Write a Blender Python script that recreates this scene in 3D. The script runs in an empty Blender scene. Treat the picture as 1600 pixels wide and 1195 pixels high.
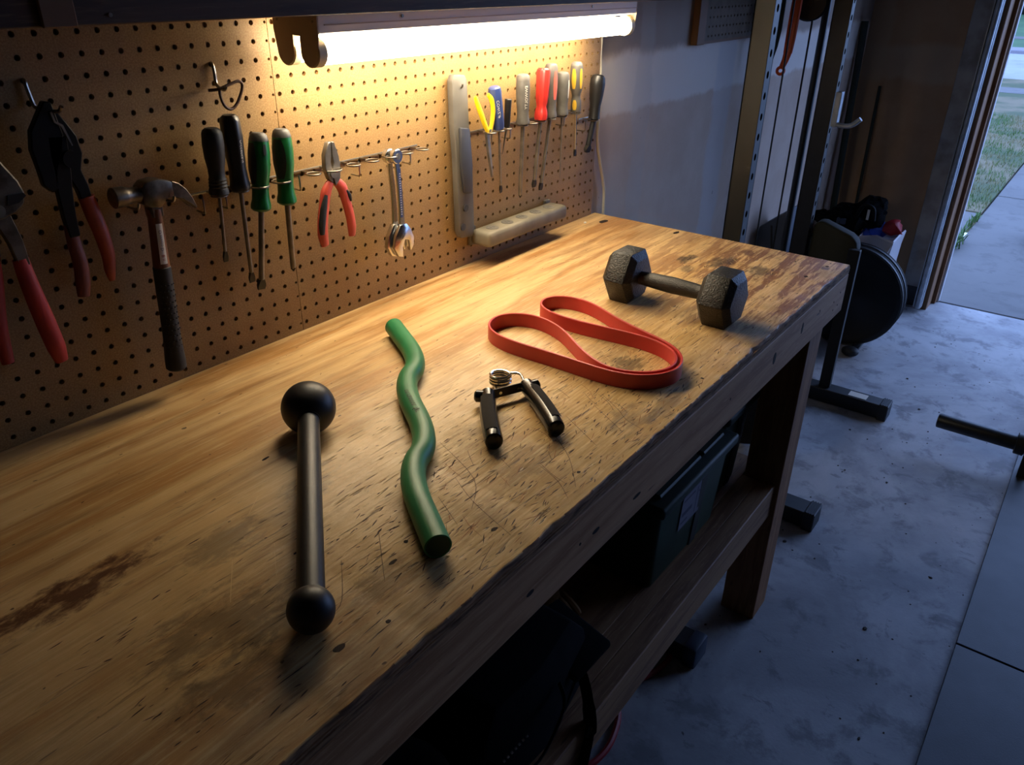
import bpy, bmesh, math, random
from mathutils import Vector, Matrix
random.seed(7)
IN = 0.0254            # everything below is written in inches; x along the tool wall, y = 0 at the pegboard face, z = 0 at the floor
C = bpy.context.scene.collection
S = bpy.context.scene

# ------------------------------------------------------------------ camera, sky, exposure
cam = bpy.data.cameras.new('camera'); camo = bpy.data.objects.new('camera', cam); C.objects.link(camo); S.camera = camo
cam.sensor_fit = 'HORIZONTAL'; cam.sensor_width = 36.0; cam.lens = 1228.4/1600*36.0
cam.clip_start = 0.02; cam.clip_end = 400
_r = Vector((0.60060389, -0.79944741, 0.012602)); _d = Vector((-0.36586364, -0.28880998, -0.88472176)); _f = Vector((0.7109281, 0.52675671, -0.46594914))
_m = Matrix((_r, -_d, -_f)).transposed().to_4x4(); _m.translation = Vector((-46.921, -41.533, 58.432))*IN
camo.matrix_world = _m
CAM = Vector((-46.921, -41.533, 58.432))

world = bpy.data.worlds.new('dusk_sky'); S.world = world; world.use_nodes = True
wb = world.node_tree.nodes['Background']; wb.inputs[0].default_value = (0.31, 0.48, 0.96, 1); wb.inputs[1].default_value = 4.4
TUBE_COL = (1.0, 0.87, 0.64, 1); TUBE_STR = 28.3
S.view_settings.view_transform = 'Standard'; S.view_settings.look = 'None'; S.view_settings.gamma = 1.0
S.view_settings.use_curve_mapping = False; S.view_settings.exposure = 0.0

# ------------------------------------------------------------------ materials
def hx(h):
    o = []
    for i in (0, 2, 4):
        v = int(h[i:i+2], 16)/255; o.append(v/12.92 if v <= .04045 else ((v+.055)/1.055)**2.4)
    return (o[0], o[1], o[2], 1)
MT = {}
class NT:
    def __init__(s, name):
        s.m = bpy.data.materials.new(name); s.m.use_nodes = True; s.t = s.m.node_tree; s.b = s.t.nodes['Principled BSDF']; MT[name] = s.m
        s.co = s.n('ShaderNodeTexCoord').outputs['Object']
    def n(s, k, **kw):
        o = s.t.nodes.new(k)
        for a, v in kw.items(): setattr(o, a, v)
        return o
    def set(s, sock, v):
        if isinstance(v, bpy.types.NodeSocket): s.t.links.new(v, sock)
        else: sock.default_value = v
    def noise(s, scale=(1, 1, 1), detail=3, rough=.55, dist=0, off=(0, 0, 0), co=None):
        mp = s.n('ShaderNodeMapping'); s.set(mp.inputs[0], co or s.co); mp.inputs['Scale'].default_value = scale; mp.inputs['Location'].default_value = off
        t = s.n('ShaderNodeTexNoise'); s.set(t.inputs['Vector'], mp.outputs[0]); t.inputs['Scale'].default_value = 1
        t.inputs['Detail'].default_value = detail; t.inputs['Roughness'].default_value = rough; t.inputs['Distortion'].default_value = dist
        return t.outputs['Fac']
    def ramp(s, f, a, b):          # smooth step a..b -> 0..1
        r = s.n('ShaderNodeMapRange', interpolation_type='SMOOTHSTEP'); s.set(r.inputs[0], f); r.inputs[1].default_value = a; r.inputs[2].default_value = b
        return r.outputs[0]
    def mix(s, f, a, b):
        m = s.n('ShaderNodeMix', data_type='RGBA'); s.set(m.inputs[0], f); s.set(m.inputs[6], a); s.set(m.inputs[7], b); return m.outputs[2]
    def math(s, op, a, b=0.0, c=0.0):
        m = s.n('ShaderNodeMath', operation=op); s.set(m.inputs[0], a); s.set(m.inputs[1], b); s.set(m.inputs[2], c); return m.outputs[0]
    def sep(s):
        o = s.n('ShaderNodeSeparateXYZ'); s.set(o.inputs[0], s.co); return o.outputs
    def bump(s, h, strength=.3, dist=.001):
        b = s.n('ShaderNodeBump'); s.set(b.inputs['Height'], h); b.inputs['Strength'].default_value = strength; b.inputs['Distance'].default_value = dist
        s.t.links.new(b.outputs[0], s.b.inputs['Normal'])
    def out(s, col, rough=.5, metal=0, spec=.5):
        s.set(s.b.inputs['Base Color'], col); s.set(s.b.inputs['Roughness'], rough); s.b.inputs['Metallic'].default_value = metal; s.b.inputs['Specular IOR Level'].default_value = spec
        return s.m
def mat(name, col, rough=.5, metal=0, col2=None, sc=60, bump=0, bsc=None, spec=.5, stretch=(1, 1, 1), lo=.35, hi=.7, bd=.001):
    k = NT(name); col = hx(col)
    if col2 is not None:
        f = k.ramp(k.noise(tuple(sc*q for q in stretch), 4), lo, hi); c = k.mix(f, col, hx(col2))
    else: c = col
    if bump: k.bump(k.noise((bsc or sc,)*3 if not stretch != (1, 1, 1) else tuple((bsc or sc)*q for q in stretch), 3), bump, bd)
    return k.out(c, rough, metal, spec)
def emit(name, col, st):
    k = NT(name); k.b.inputs['Emission Color'].default_value = col; k.b.inputs['Emission Strength'].default_value = st; k.out((.8, .8, .8, 1), .4)

def wood(name, base, dark, light, axis='x', knots=True, rough=.6):
    k = NT(name)
    st = {'x': (1, 12, 12), 'y': (12, 1, 12), 'z': (12, 12, 1)}[axis]
    band = k.ramp(k.noise(tuple(3.2*q for q in st), 3, .5, .8), .35, .7)
    fine = k.noise(tuple(22*q for q in st), 4, .6)
    c = k.mix(band, hx(base), hx(dark)); c = k.mix(k.ramp(fine, .5, .8), c, hx(light))
    fl = k.ramp(k.noise(tuple((9 if q == 1 else 5)*q for q in st), 2, .5, 0, (3, 5, 1)), .68, .78); c = k.mix(fl, c, hx('2a1a10'))
    k.bump(fine, .35, .0008); return k.out(c, rough, 0, .3)

BO = (-16, -13, 0)       # foot of the workbench (its origin)
# ---- bench top: worn fir plywood, grain along x
def bench_mat():
    k = NT('bench_plywood'); X, Y, Z = k.sep(); X = k.math('ADD', X, BO[0]*IN); Y = k.math('ADD', Y, BO[1]*IN)
    band = k.ramp(k.noise((1.5, 17, 1), 3, .5, 1.2), .38, .66)
    band2 = k.ramp(k.noise((5, 60, 1), 3, .55, .6, (2, 3, 0)), .45, .75)
    fine = k.noise((14, 260, 1), 4, .65)
    c = k.mix(band, hx('d2ae78'), hx('ac7c44')); c = k.mix(k.math('MULTIPLY', band2, .55), c, hx('7f5a30'))
    c = k.mix(k.math('MULTIPLY', k.ramp(fine, .5, .72), .5), c, hx('dcc294'))
    # wear grows towards the front edge, where the work is done; the mask also drives a painted brightening
    wear_and_light = k.math('MULTIPLY', k.ramp(k.math('MULTIPLY', Y, -1.0), .12, .55), k.math('MULTIPLY_ADD', k.ramp(X, -36*IN, -26*IN), .6, .4))
    c = k.mix(k.math('MULTIPLY', wear_and_light, .6), c, k.mix(k.ramp(fine, .4, .65), hx('d6ae70'), hx('f0d296')))      # brightening painted into the worn front to offset lamp falloff
    grime = k.ramp(k.noise((5, 9, 1), 6, .62, .4, (7, 1, 0)), .5, .72)
    c = k.mix(k.math('MULTIPLY', grime, k.math('MULTIPLY_ADD', wear_and_light, .32, .12)), c, hx('624a30'))
    pale = k.ramp(k.noise((9, 26, 1), 5, .65, .5, (1, 9, 0)), .55, .72); c = k.mix(k.math('MULTIPLY', pale, k.math('MULTIPLY', wear_and_light, .5)), c, hx('cfae78'))
    fleck = k.ramp(k.noise((26, 240, 1), 2, .5, .3, (4, 2, 0)), .67, .74); c = k.mix(k.math('MULTIPLY', fleck, k.math('MULTIPLY_ADD', wear_and_light, .7, .25)), c, hx('3a2412'))
    crack = k.ramp(k.noise((11, 150, 1), 3, .6, .8, (6, 4, 0)), .62, .68); c = k.mix(k.math('MULTIPLY', crack, k.math('MULTIPLY_ADD', wear_and_light, .6, .08)), c, hx('4a3018'))
    lite = k.ramp(k.noise((13, 170, 1), 3, .6, .6, (16, 7, 0)), .6, .68); c = k.mix(k.math('MULTIPLY', lite, k.math('MULTIPLY', wear_and_light, .45)), c, hx('e8cd98'))
    dots = k.ramp(k.noise((70, 120, 1), 1, .4, 0, (8, 8, 0)), .77, .8); c = k.mix(k.math('MULTIPLY', dots, .8), c, hx('2a1a0e'))
    # individual stains: (x, y, rx, ry, colour, amount)
    wob = k.noise((22, 48, 1), 6, .7, .3, (3, 3, 0))
    # remains of a reddish finish towards the far end, worn off in patches
    far = k.ramp(X, -6*IN, 12*IN); peel = k.ramp(k.noise((5, 42, 1), 5, .68, .25, (11, 3, 0)), .46, .54)
    c = k.mix(k.math('MULTIPLY', far, k.math('MULTIPLY', peel, k.math('MULTIPLY_ADD', wear_and_light, .6, .25))), c, hx('7d4c2e'))
    bare = k.ramp(k.noise((12, 90, 1), 5, .7, .5, (21, 5, 0)), .58, .66); c = k.mix(k.math('MULTIPLY', far, k.math('MULTIPLY', bare, k.math('MULTIPLY', wear_and_light, .7))), c, hx('dcb981'))
    for (sx, sy, rx, ry, colr, am) in [(-38.2, -13.05, 4.8, 1.25, '4e230c', .9), (-35.6, -19.6, 3.6, 2.6, '443420', .55), (-32.6, -15.3, 3.0, 1.4, '4c3c28', .5), (-37, -22, 3, 1.6, '46341f', .5),
            (15.6, -14.3, 1.7, .9, '2c2a28', .75), (16.9, -17.0, 2.4, 1.3, '2c2a28', .75), (16.6, -20.6, 2.0, 1.6, '37332f', .7), (13.0, -15.3, 1.6, .8, '3a332c', .6), (20.8, -17.8, 1.1, .8, '6a4636', .8),
            (-5.9, -20.6, 1.8, 1.5, '3a301f', .65), (-27.3, -14.8, 2.2, 1.2, '54432c', .45), (-29.4, -22.6, 2.6, 1.4, '54432c', .4), (-19, -21.9, 3, 1.6, '5c4a31', .35), (21, -24.6, .6, .5, '4a3020', .8),
            (-12, -24, 2.4, 1.4, '6a5a48', .45), (-9.5, -25, 2.4, 1.0, '5f5244', .45), (-17.0, -18.0, 2.2, 1.0, '4e3e28', .35)]:
        dx = k.math('MULTIPLY', k.math('SUBTRACT', X, sx*IN), 1/(rx*IN)); dy = k.math('MULTIPLY', k.math('SUBTRACT', Y, sy*IN), 1/(ry*IN))
        d = k.math('ADD', k.math('MULTIPLY', dx, dx), k.math('MULTIPLY', dy, dy)); d = k.math('ADD', d, k.math('MULTIPLY', wob, 3.8))
        f = k.n('ShaderNodeMapRange', interpolation_type='SMOOTHSTEP'); k.set(f.inputs[0], d); f.inputs[1].default_value = 2.75; f.inputs[2].default_value = 1.9
        c = k.mix(k.math('MULTIPLY', f.outputs[0], am), c, hx(colr))
    h = k.math('SUBTRACT', k.math('MULTIPLY', fine, .6), k.math('MULTIPLY', fleck, k.math('MULTIPLY_ADD', wear_and_light, .8, .2)))
    k.bump(k.math('ADD', h, k.math('SUBTRACT', k.math('MULTIPLY', k.noise((40, 120, 1), 4, .6), .5), k.math('MULTIPLY', crack, wear_and_light))), .65, .0014)
    k.out(c, k.math('MULTIPLY_ADD', grime, .15, .42), 0, .4)
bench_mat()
wood('apron_wood', 'c2946c', 'a0714c', 'd0a57e', 'x')
wood('leg_wood', 'a06f48', '7d5230', 'b28256', 'z')
wood('shelf_wood', '96714f', '735038', 'a88260', 'x')
wood('shelf_front', '57402f', '3f2c20', '66503c', 'x')
wood('jamb_wood', '8a6444', '664630', '9c7654', 'z')
mat('ply_edge', 'a87c56', .8, col2='60422a', sc=30, stretch=(1, 1, 8), bump=.5, bsc=60)
mat('scratch_dark', '3a2110', .8); mat('scratch_light', 'e0c088', .7); mat('gouge', '241408', .9); mat('splinter_red', '8f5322', .8)

def peg_mat():
    k = NT('hardboard'); sp = k.noise((420, 420, 420), 3, .7); big = k.noise((7, 7, 9), 4, .6)
    c = k.mix(k.ramp(sp, .35, .7), hx('84643c'), hx('9f8054')); c = k.mix(k.math('MULTIPLY', k.ramp(big, .45, .75), .35), c, hx('7a5228')); k.bump(sp, .12, .0006); k.out(c, .55, 0, .35)
peg_mat()
def drywall():
    k = NT('drywall_left'); X, Y, Z = k.sep(); w = k.noise((6, 6, 6), 5, .6); s = k.noise((30, 30, 30), 4, .6)
    zz = k.math('ADD', Z, k.math('MULTIPLY', k.math('SUBTRACT', w, .5), .07))
    xx = k.math('ADD', X, k.math('MULTIPLY', k.math('SUBTRACT', w, .5), .12))
    base = k.mix(k.ramp(w, .3, .7), hx('bda695'), hx('c8b4a4'))
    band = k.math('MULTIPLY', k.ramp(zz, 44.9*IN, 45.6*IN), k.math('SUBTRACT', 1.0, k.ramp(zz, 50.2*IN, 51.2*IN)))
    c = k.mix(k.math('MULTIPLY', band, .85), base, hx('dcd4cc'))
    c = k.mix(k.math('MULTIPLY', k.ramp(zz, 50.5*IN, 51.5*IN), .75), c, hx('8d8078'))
    v = k.math('ABSOLUTE', k.math('SUBTRACT', xx, 54.5*IN)); c = k.mix(k.math('MULTIPLY', k.math('SUBTRACT', 1.0, k.ramp(v, 2*IN, 3.4*IN)), .5), c, hx('bcbcc0'))
    v = k.math('ABSOLUTE', k.math('SUBTRACT', xx, 33*IN)); c = k.mix(k.math('MULTIPLY', k.math('SUBTRACT', 1.0, k.ramp(v, 1.4*IN, 2.2*IN)), .3), c, hx('b4b2b0'))
    c = k.mix(k.ramp(s, .72, .78), c, hx('4a4644')); k.bump(s, .12, .001); k.out(c, .8, 0, .2)
    k = NT('drywall_front'); X, Y, Z = k.sep(); w = k.noise((5, 5, 5), 5, .6)
    zz = k.math('ADD', Z, k.math('MULTIPLY', k.math('SUBTRACT', w, .5), .10))
    c = k.mix(k.ramp(w, .3, .7), hx('b08a66'), hx('bd9874'))
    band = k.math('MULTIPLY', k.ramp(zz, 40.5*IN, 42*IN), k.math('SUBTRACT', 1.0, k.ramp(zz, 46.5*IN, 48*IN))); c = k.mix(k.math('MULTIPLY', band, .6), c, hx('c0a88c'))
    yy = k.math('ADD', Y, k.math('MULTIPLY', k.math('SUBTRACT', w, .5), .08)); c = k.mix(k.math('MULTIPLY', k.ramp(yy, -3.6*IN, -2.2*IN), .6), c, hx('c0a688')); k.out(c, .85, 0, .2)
drywall()
def concrete(name, a, b, d, sc, rough=.7, speck=.75):
    k = NT(name); n1 = k.noise((2.2*sc, 2.2*sc, 1), 6, .62, .4); n2 = k.noise((9*sc, 9*sc, 1), 6, .65, .3, (5, 2, 0)); n3 = k.noise((34*sc, 22*sc, 1), 3, .5, .4, (1, 1, 0))
    c = k.mix(k.ramp(n1, .35, .65), hx(a), hx(b)); c = k.mix(k.math('MULTIPLY', k.ramp(n2, .5, .66), .6), c, hx(d)); n4 = k.noise((15*sc, 11*sc, 1), 5, .7, .6, (9, 4, 0)); c = k.mix(k.math('MULTIPLY', k.ramp(n4, .6, .68), .5), c, hx(d)); c = k.mix(k.math('MULTIPLY', k.ramp(n3, speck-.02, speck+.02), .8), c, hx('1c1a1a'))
    k.bump(k.math('ADD', n2, k.noise((120, 120, 1), 3)), .18, .002); k.out(c, k.math('MULTIPLY_ADD', n1, .3, rough-.2), 0, .35)
concrete('garage_floor', '86868a', 'b0b0b2', '5f5f63', 1)
concrete('driveway_concrete', '525150', '605f5e', '464544', .6)
concrete('asphalt', '8a8c8d', '969898', '7d7f7f', .2, .8, .95)
concrete('kerb_concrete', '76747a', '807e86', '6a686e', .4)
mat('grass_ground', '3c4828', .9, col2='6a6048', sc=1.6, lo=.4, hi=.62); mat('grass_far', '2c5230', .9, col2='3e6238', sc=.6); mat('grass_blade', '486a2e', .7, col2='7e7650', sc=2.2, lo=.42, hi=.6); mat('weed_blade', '3c5e22', .6)
mat('rubber_mat', '34383e', .55, col2='484d55', sc=3, bump=.2, bsc=240)
mat('ceiling_paint', '746c64', .9); mat('wall_plain', '5e564e', .9)
mat('white_trim', 'a9a29a', .6, col2='7d746c', sc=9); mat('galvanised', 'aab0b6', .4, .5, col2='8f969c', sc=30); mat('weather_strip', 'c9ccd2', .5)
mat('black_steel', '141416', .45, col2='1f2022', sc=40); mat('rack_steel', '1e1c19', .5, 0, col2='24221f', sc=6); mat('rack_steel_dark', '101113', .4, col2='191a1c', sc=30); mat('rack_foot', '15181c', .5); mat('foot_cap', '20242a', .6)
mat('mace_steel', '1b1b1c', .46, .1, col2='242425', sc=14, bump=.08, bsc=150); mat('dumbbell_iron', '23211e', .42, .25, col2='302d29', sc=60, bump=.9, bsc=300, bd=.002)
mat('dumbbell_grip', '34312d', .38, .4, bump=.7, bsc=480, bd=.0015)
mat('green_rubber', '217a48', .48, col2='1a6c3e', sc=8); mat('green_inner', '0d3a20', .6); mat('ink_black', '0b0c0c', .6); mat('red_latex', 'c2352f', .42, col2='b02c28', sc=12)
mat('grip_plastic', '101010', .25); mat('grip_pad', '2e2a27', .95, spec=.2); mat('chrome', 'c8c8c8', .18, 1); mat('dull_steel', '8c8478', .4, .7, col2='6c665c', sc=30); mat('dark_steel', '3b3835', .4, .8); mat('spring_steel', 'bfbcb6', .2, 1); mat('wire_steel', '9a948a', .3, 1)
mat('black_rubber', '161616', .6, bump=.2, bsc=200); mat('black_plastic', '1a1a1c', .38); mat('grey_plastic', '4b4844', .5, col2='565350', sc=40); mat('grey_soft', '5a5652', .55); mat('green_plastic', '0f5a2a', .35); mat('green_trans', '12703a', .25)
mat('yellow_plastic', 'e8c81a', .35); mat('navy_plastic', '2b3a6a', .4); mat('red_plastic', 'a82a24', .3); mat('pink_insert', 'd8584c', .35); mat('white_plastic', 'd8d4cc', .4); mat('ochre_insert', 'b5922a', .4)
mat('orange_grip', 'a8401c', .45, col2='8e3418', sc=30); mat('brown_grip', '6a2a18', .5); mat('red_grip', 'b02a20', .5, col2='962018', sc=20, bump=.1, bsc=200); mat('red_plier', 'c04a38', .4); mat('blackened_steel', '1b1916', .4, .6)
mat('hammer_steel', '7d7468', .38, .9, col2='4e463c', sc=40); mat('hammer_wood', '6e3e20', .45, col2='5a3018', sc=30, stretch=(4, 4, 1)); mat('paper_label', 'd6cdbd', .7); mat('print_red', 'a03020', .7); mat('print_grey', '5a5550', .7); mat('print_white', 'cfcbc2', .5)
mat('worn_grey', '55514b', .6, .1, col2='67625a', sc=12); mat('slate_part', '34353c', .5); mat('beige_plastic', '776f5e', .6, col2='5a5344', sc=10); mat('socket_dark', '2a2622', .6); mat('brown_cord', '4a2c1c', .6)
mat('white_enamel', 'e6dacb', .45); mat('end_plate_enamel', 'b09a82', .5); mat('socket_cream', 'e0d2ac', .5); mat('cord_white', 'd6cfc0', .5)
mat('tote_green', '2a382a', .5, col2='304032', sc=10, spec=.25); mat('tote_lid', '2b3831', .5, spec=.25); mat('label_lilac', '6f6c7c', .6); mat('label_dark', '3a3852', .6)
mat('bag_black', '0a0a0b', .9, col2='0f0f11', sc=20, bump=.4, bsc=30, spec=.08); mat('strap_black', '0a0a0b', .6, spec=.15); mat('glove_tan', '7c5222', .85, bump=.5, bsc=150); mat('cord_red', '8e1c22', .45); mat('tub_grey', '56606c', .5); mat('metal_bits', 'b8b4aa', .3, 1)
mat('plate_iron', '0e0f11', .5); mat('plate_rim', '2a3038', .45); mat('olive_canvas', '26261a', .8, bump=.3, bsc=60); mat('blue_cloth', '1c3fa0', .6); mat('red_cloth', '9c1220', .55); mat('white_bag', 'c6c2c6', .5, bump=.6, bsc=22); mat('slate_plastic', '2c3648', .5); mat('orange_paint', 'd4541c', .4); mat('green_strap', '26352e', .7); mat('broom_green', '1c2a24', .6)
mat('old_board', '6b5846', .8, col2='5a4a3a', sc=30); mat('board_wood', '6f4a2a', .7); mat('house_wall', '5e7096', .9); mat('house_roof', '3c4658', .9); mat('house_window', '2a3446', .3); mat('shrub_leaf', '1d2a24', .9); mat('concrete_chip', '3a3634', .9); mat('pot_black', '15151a', .5)
emit('fluorescent', TUBE_COL, TUBE_STR)

# ------------------------------------------------------------------ geometry collector
def cr(pts, k=6, closed=False):                     # Catmull-Rom through points
    pts = [Vector(p) for p in pts]; n = len(pts); out = []
    for i in range(n if closed else n-1):
        g = (lambda j: pts[j % n]) if closed else (lambda j: pts[max(0, min(n-1, j))])
        a, b, c, d = g(i-1), g(i), g(i+1), g(i+2)
        for s in range(k):
            t = s/k; out.append(.5*((2*b)+(c-a)*t+(2*a-5*b+4*c-d)*t*t+(3*b-a-3*c+d)*t**3))
    if not closed: out.append(pts[-1])
    return out
def chaikin(pts, n=3):
    pts = [Vector(p) for p in pts]
    for _ in range(n):
        o = [pts[0]]
        for a, b in zip(pts, pts[1:]): o += [a*.75+b*.25, a*.25+b*.75]
        pts = o+[pts[-1]]
    return pts
ORG = {}
class G:
    def __init__(s): s.v = []; s.f = []
    def add(s, vs, fs):
        o = len(s.v); s.v += [Vector(v) for v in vs]; s.f += [tuple(i+o for i in f) for f in fs]; return s
    def box(s, x0, x1, y0, y1, z0, z1):
        return s.add([(x, y, z) for x in (x0, x1) for y in (y0, y1) for z in (z0, z1)], [(0, 1, 3, 2), (4, 6, 7, 5), (0, 4, 5, 1), (2, 3, 7, 6), (0, 2, 6, 4), (1, 5, 7, 3)])
    def obox(s, c, a, b, d):                         # centre and three half-axis vectors
        c, a, b, d = map(Vector, (c, a, b, d))
        return s.add([c+a*i+b*j+d*k for i in (-1, 1) for j in (-1, 1) for k in (-1, 1)], [(0, 1, 3, 2), (4, 6, 7, 5), (0, 4, 5, 1), (2, 3, 7, 6), (0, 2, 6, 4), (1, 5, 7, 3)])
    def prism(s, poly, fn, t0, t1):
        n = len(poly); s.add([fn(a, b, t0) for a, b in poly]+[fn(a, b, t1) for a, b in poly], [tuple(range(n))[::-1], tuple(range(n, 2*n))]+[(i, (i+1) % n, n+(i+1) % n, n+i) for i in range(n)]); return s
    def wallprism(s, poly, y0, y1): return s.prism(poly, lambda a, b, t: (a, t, b), y0, y1)
    def ring_stack(s, rings, closed_loop=False, caps=True):
        n = len(rings[0]); vs = [p for r in rings for p in r]; fs = []; m = len(rings)
        for i in range(m if closed_loop else m-1):
            for j in range(n): a = i*n+j; b = i*n+(j+1) % n; c = ((i+1) % m)*n+(j+1) % n; d = ((i+1) % m)*n+j; fs.append((a, b, c, d))
        if caps and not closed_loop: fs.append(tuple(range(n))[::-1]); fs.append(tuple(range((m-1)*n, m*n)))
        return s.add(vs, fs)
    def tube(s, path, r, n=8, closed=False, caps=True, sx=1.0, up=None):
        P = [Vector(p) for p in path]; m = len(P); R = r if isinstance(r, (list, tuple)) else [r]*m
        T = [((P[(i+1) % m]-P[i-1]) if closed else (P[min(i+1, m-1)]-P[max(i-1, 0)])).normalized() for i in range(m)]
        u = Vector(up) if up else (Vector((0, 0, 1)) if abs(T[0].z) < .9 else Vector((1, 0, 0)))
        rings = []
        for i in range(m):
            u = (u-T[i]*u.dot(T[i]))
            if u.length < 1e-6: u = T[i].orthogonal()
            u.normalize(); w = T[i].cross(u)
            rings.append([P[i]+(u*math.cos(2*math.pi*j/n)+w*math.sin(2*math.pi*j/n)*sx)*R[i] for j in range(n)])
        return s.ring_stack(rings, closed, caps)
    def cyl(s, a, b, r, n=12, r2=None): return s.tube([a, b], [r, r if r2 is None else r2], n)
    def lathe(s, p0, p1, prof, n=16, flute=None):    # prof: (distance from p0 towards p1, radius)
        p0 = Vector(p0); ax = (Vector(p1)-p0).normalized(); u = ax.orthogonal().normalized() if abs(ax.y) > .9 else (Vector((0, -1, 0))-ax*(-ax.y)).normalized(); w = ax.cross(u)
        rings = []
        for q in prof:
            t, r = q[0], q[1]; a = (flute[1] if flute and (len(q) < 3 or q[2]) else 0)
            rings.append([p0+ax*t+(u*math.cos(2*math.pi*j/n)+w*math.sin(2*math.pi*j/n))*r*(1+(a*math.cos(flute[0]*2*math.pi*j/n) if a else 0)) for j in range(n)])
        return s.ring_stack(rings)
    def sphere(s, c, r, n=24, m=14, sc=(1, 1, 1)):
        c = Vector(c); rings = []
        for i in range(1, m):
            a = math.pi*i/m; rings.append([c+Vector((math.sin(a)*math.cos(2*math.pi*j/n)*sc[0], math.sin(a)*math.sin(2*math.pi*j/n)*sc[1], math.cos(a)*sc[2]))*r for j in range(n)])
        o = len(s.v); s.ring_stack(rings, False, False); k = len(s.v); s.v += [c+Vector((0, 0, r*sc[2])), c-Vector((0, 0, r*sc[2]))]
        for j in range(n): s.f.append((k, o+j, o+(j+1) % n)); b = o+(m-2)*n; s.f.append((k+1, b+(j+1) % n, b+j))
        return s
    def lump(s, amt, sc):                            # push vertices about, for cloth and bags
        from mathutils import noise
        s.v = [v+noise.noise_vector(v*sc)*amt for v in s.v]; return s
    def torus(s, c, R, r, nrm=(0, 0, 1), n=24, k=6, sx=1.0):
        c = Vector(c); nv = Vector(nrm).normalized(); u = nv.orthogonal().normalized(); w = nv.cross(u)
        return s.tube([c+(u*math.cos(2*math.pi*i/n)+w*math.sin(2*math.pi*i/n))*R for i in range(n)], r, k, True, up=nrm)
    def build(s, name, material, parent=None, org=None, bevel=0, seg=1, smooth=32, label=None):
        me = bpy.data.meshes.new(name); o = bpy.data.objects.new(name, me); C.objects.link(o)
        if parent is not None: base = ORG[parent.name]; o.parent = parent
        else: base = Vector(org) if org is not None else Vector((0, 0, 0)); o.location = base*IN
        ORG[o.name] = base
        me.from_pydata([tuple((v-base)*IN) for v in s.v], [], s.f)
        b = bmesh.new(); b.from_mesh(me); bmesh.ops.remove_doubles(b, verts=b.verts, dist=1e-6); bmesh.ops.recalc_face_normals(b, faces=b.faces)
        if bevel:
            es = [e for e in b.edges if len(e.link_faces) == 2 and e.calc_face_angle(0) > .5]
            bmesh.ops.bevel(b, geom=es, offset=bevel*IN, segments=seg, profile=.5, affect='EDGES', clamp_overlap=True)
        b.to_mesh(me); b.free()
        if smooth:
            for p in me.polygons: p.use_smooth = True
            me.set_sharp_from_angle(angle=math.radians(smooth))
        me.materials.append(MT[material])
        if label: o['label'] = label
        return o
def tag(o, label, cat, group=None, kind=None):
    if label: o['label'] = label
    if cat: o['category'] = cat
    if group: o['group'] = group
    if kind: o['kind'] = kind
    return o
def thing(name, label, cat, org, group=None):
    o = bpy.data.objects.new(name, None); C.objects.link(o); o.empty_display_size = .02; ORG[o.name] = Vector(org); o.location = Vector(org)*IN
    return tag(o, label, cat, group)
def struct(o): o['kind'] = 'structure'; return o
def glyphs(txt, size):                               # flat text outline mesh (inches), u to the right, v up
    cu = bpy.data.curves.new('t', 'FONT'); cu.body = txt; cu.size = size; cu.resolution_u = 2; cu.align_x = 'CENTER'; cu.align_y = 'CENTER'
    o = bpy.data.objects.new('t', cu); C.objects.link(o); dg = bpy.context.evaluated_depsgraph_get(); e = o.evaluated_get(dg); me = e.to_mesh()
    vs = [(v.co.x, v.co.y) for v in me.vertices]; fs = [tuple(p.vertices) for p in me.polygons]; e.to_mesh_clear(); bpy.data.objects.remove(o); bpy.data.curves.remove(cu)
    return vs, fs
def text_on(g, txt, size, c, udir, vdir, lift=0.0):
    vs, fs = glyphs(txt, size); c = Vector(c); u = Vector(udir).normalized(); v = Vector(vdir).normalized(); n = u.cross(v)
    return g.add([c+u*a+v*b+n*lift for a, b in vs], fs)
def text_round(g, txt, size, p0, ax, rad, ang, t0):  # letters wrapped on a round handle; reads along the axis; rad(t)
    vs, fs = glyphs(txt, size); p0 = Vector(p0); ax = Vector(ax).normalized(); tc = CAM-p0; tc = (tc-ax*tc.dot(ax)).normalized(); w = ax.cross(tc); out = []
    for a, b in vs:
        t = t0+a; r = rad(t)+.012; th = ang+b/r; out.append(p0+ax*t+(tc*math.cos(th)+w*math.sin(th))*r)
    return g.add(out, fs)

# ------------------------------------------------------------------ the setting
ZT = 35.95
XF = 118.6                                            # inside of the front wall
struct(G().box(-110, 123.4, -232, .75, -6, 0).build('floor', 'garage_floor'))
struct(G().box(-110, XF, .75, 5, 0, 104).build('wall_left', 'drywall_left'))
g = G(); g.box(XF, XF+5, -19.0, 5, 0, 104); g.box(XF, XF+5, -122, -19.0, 86, 104); g.box(XF, XF+5, -236, -122, 0, 104)  # right side of the opening, out of view, narrowed to cut blue skylight
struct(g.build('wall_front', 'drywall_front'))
struct(G().box(-114, -110, -236, 5, 0, 104).build('wall_back', 'wall_plain'))
struct(G().box(-110, XF+5, -236, -232, 0, 104).build('wall_right', 'wall_plain'))
struct(G().box(-114, XF+5, -236, 5, 104, 108).build('ceiling', 'ceiling_paint'))
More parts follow.
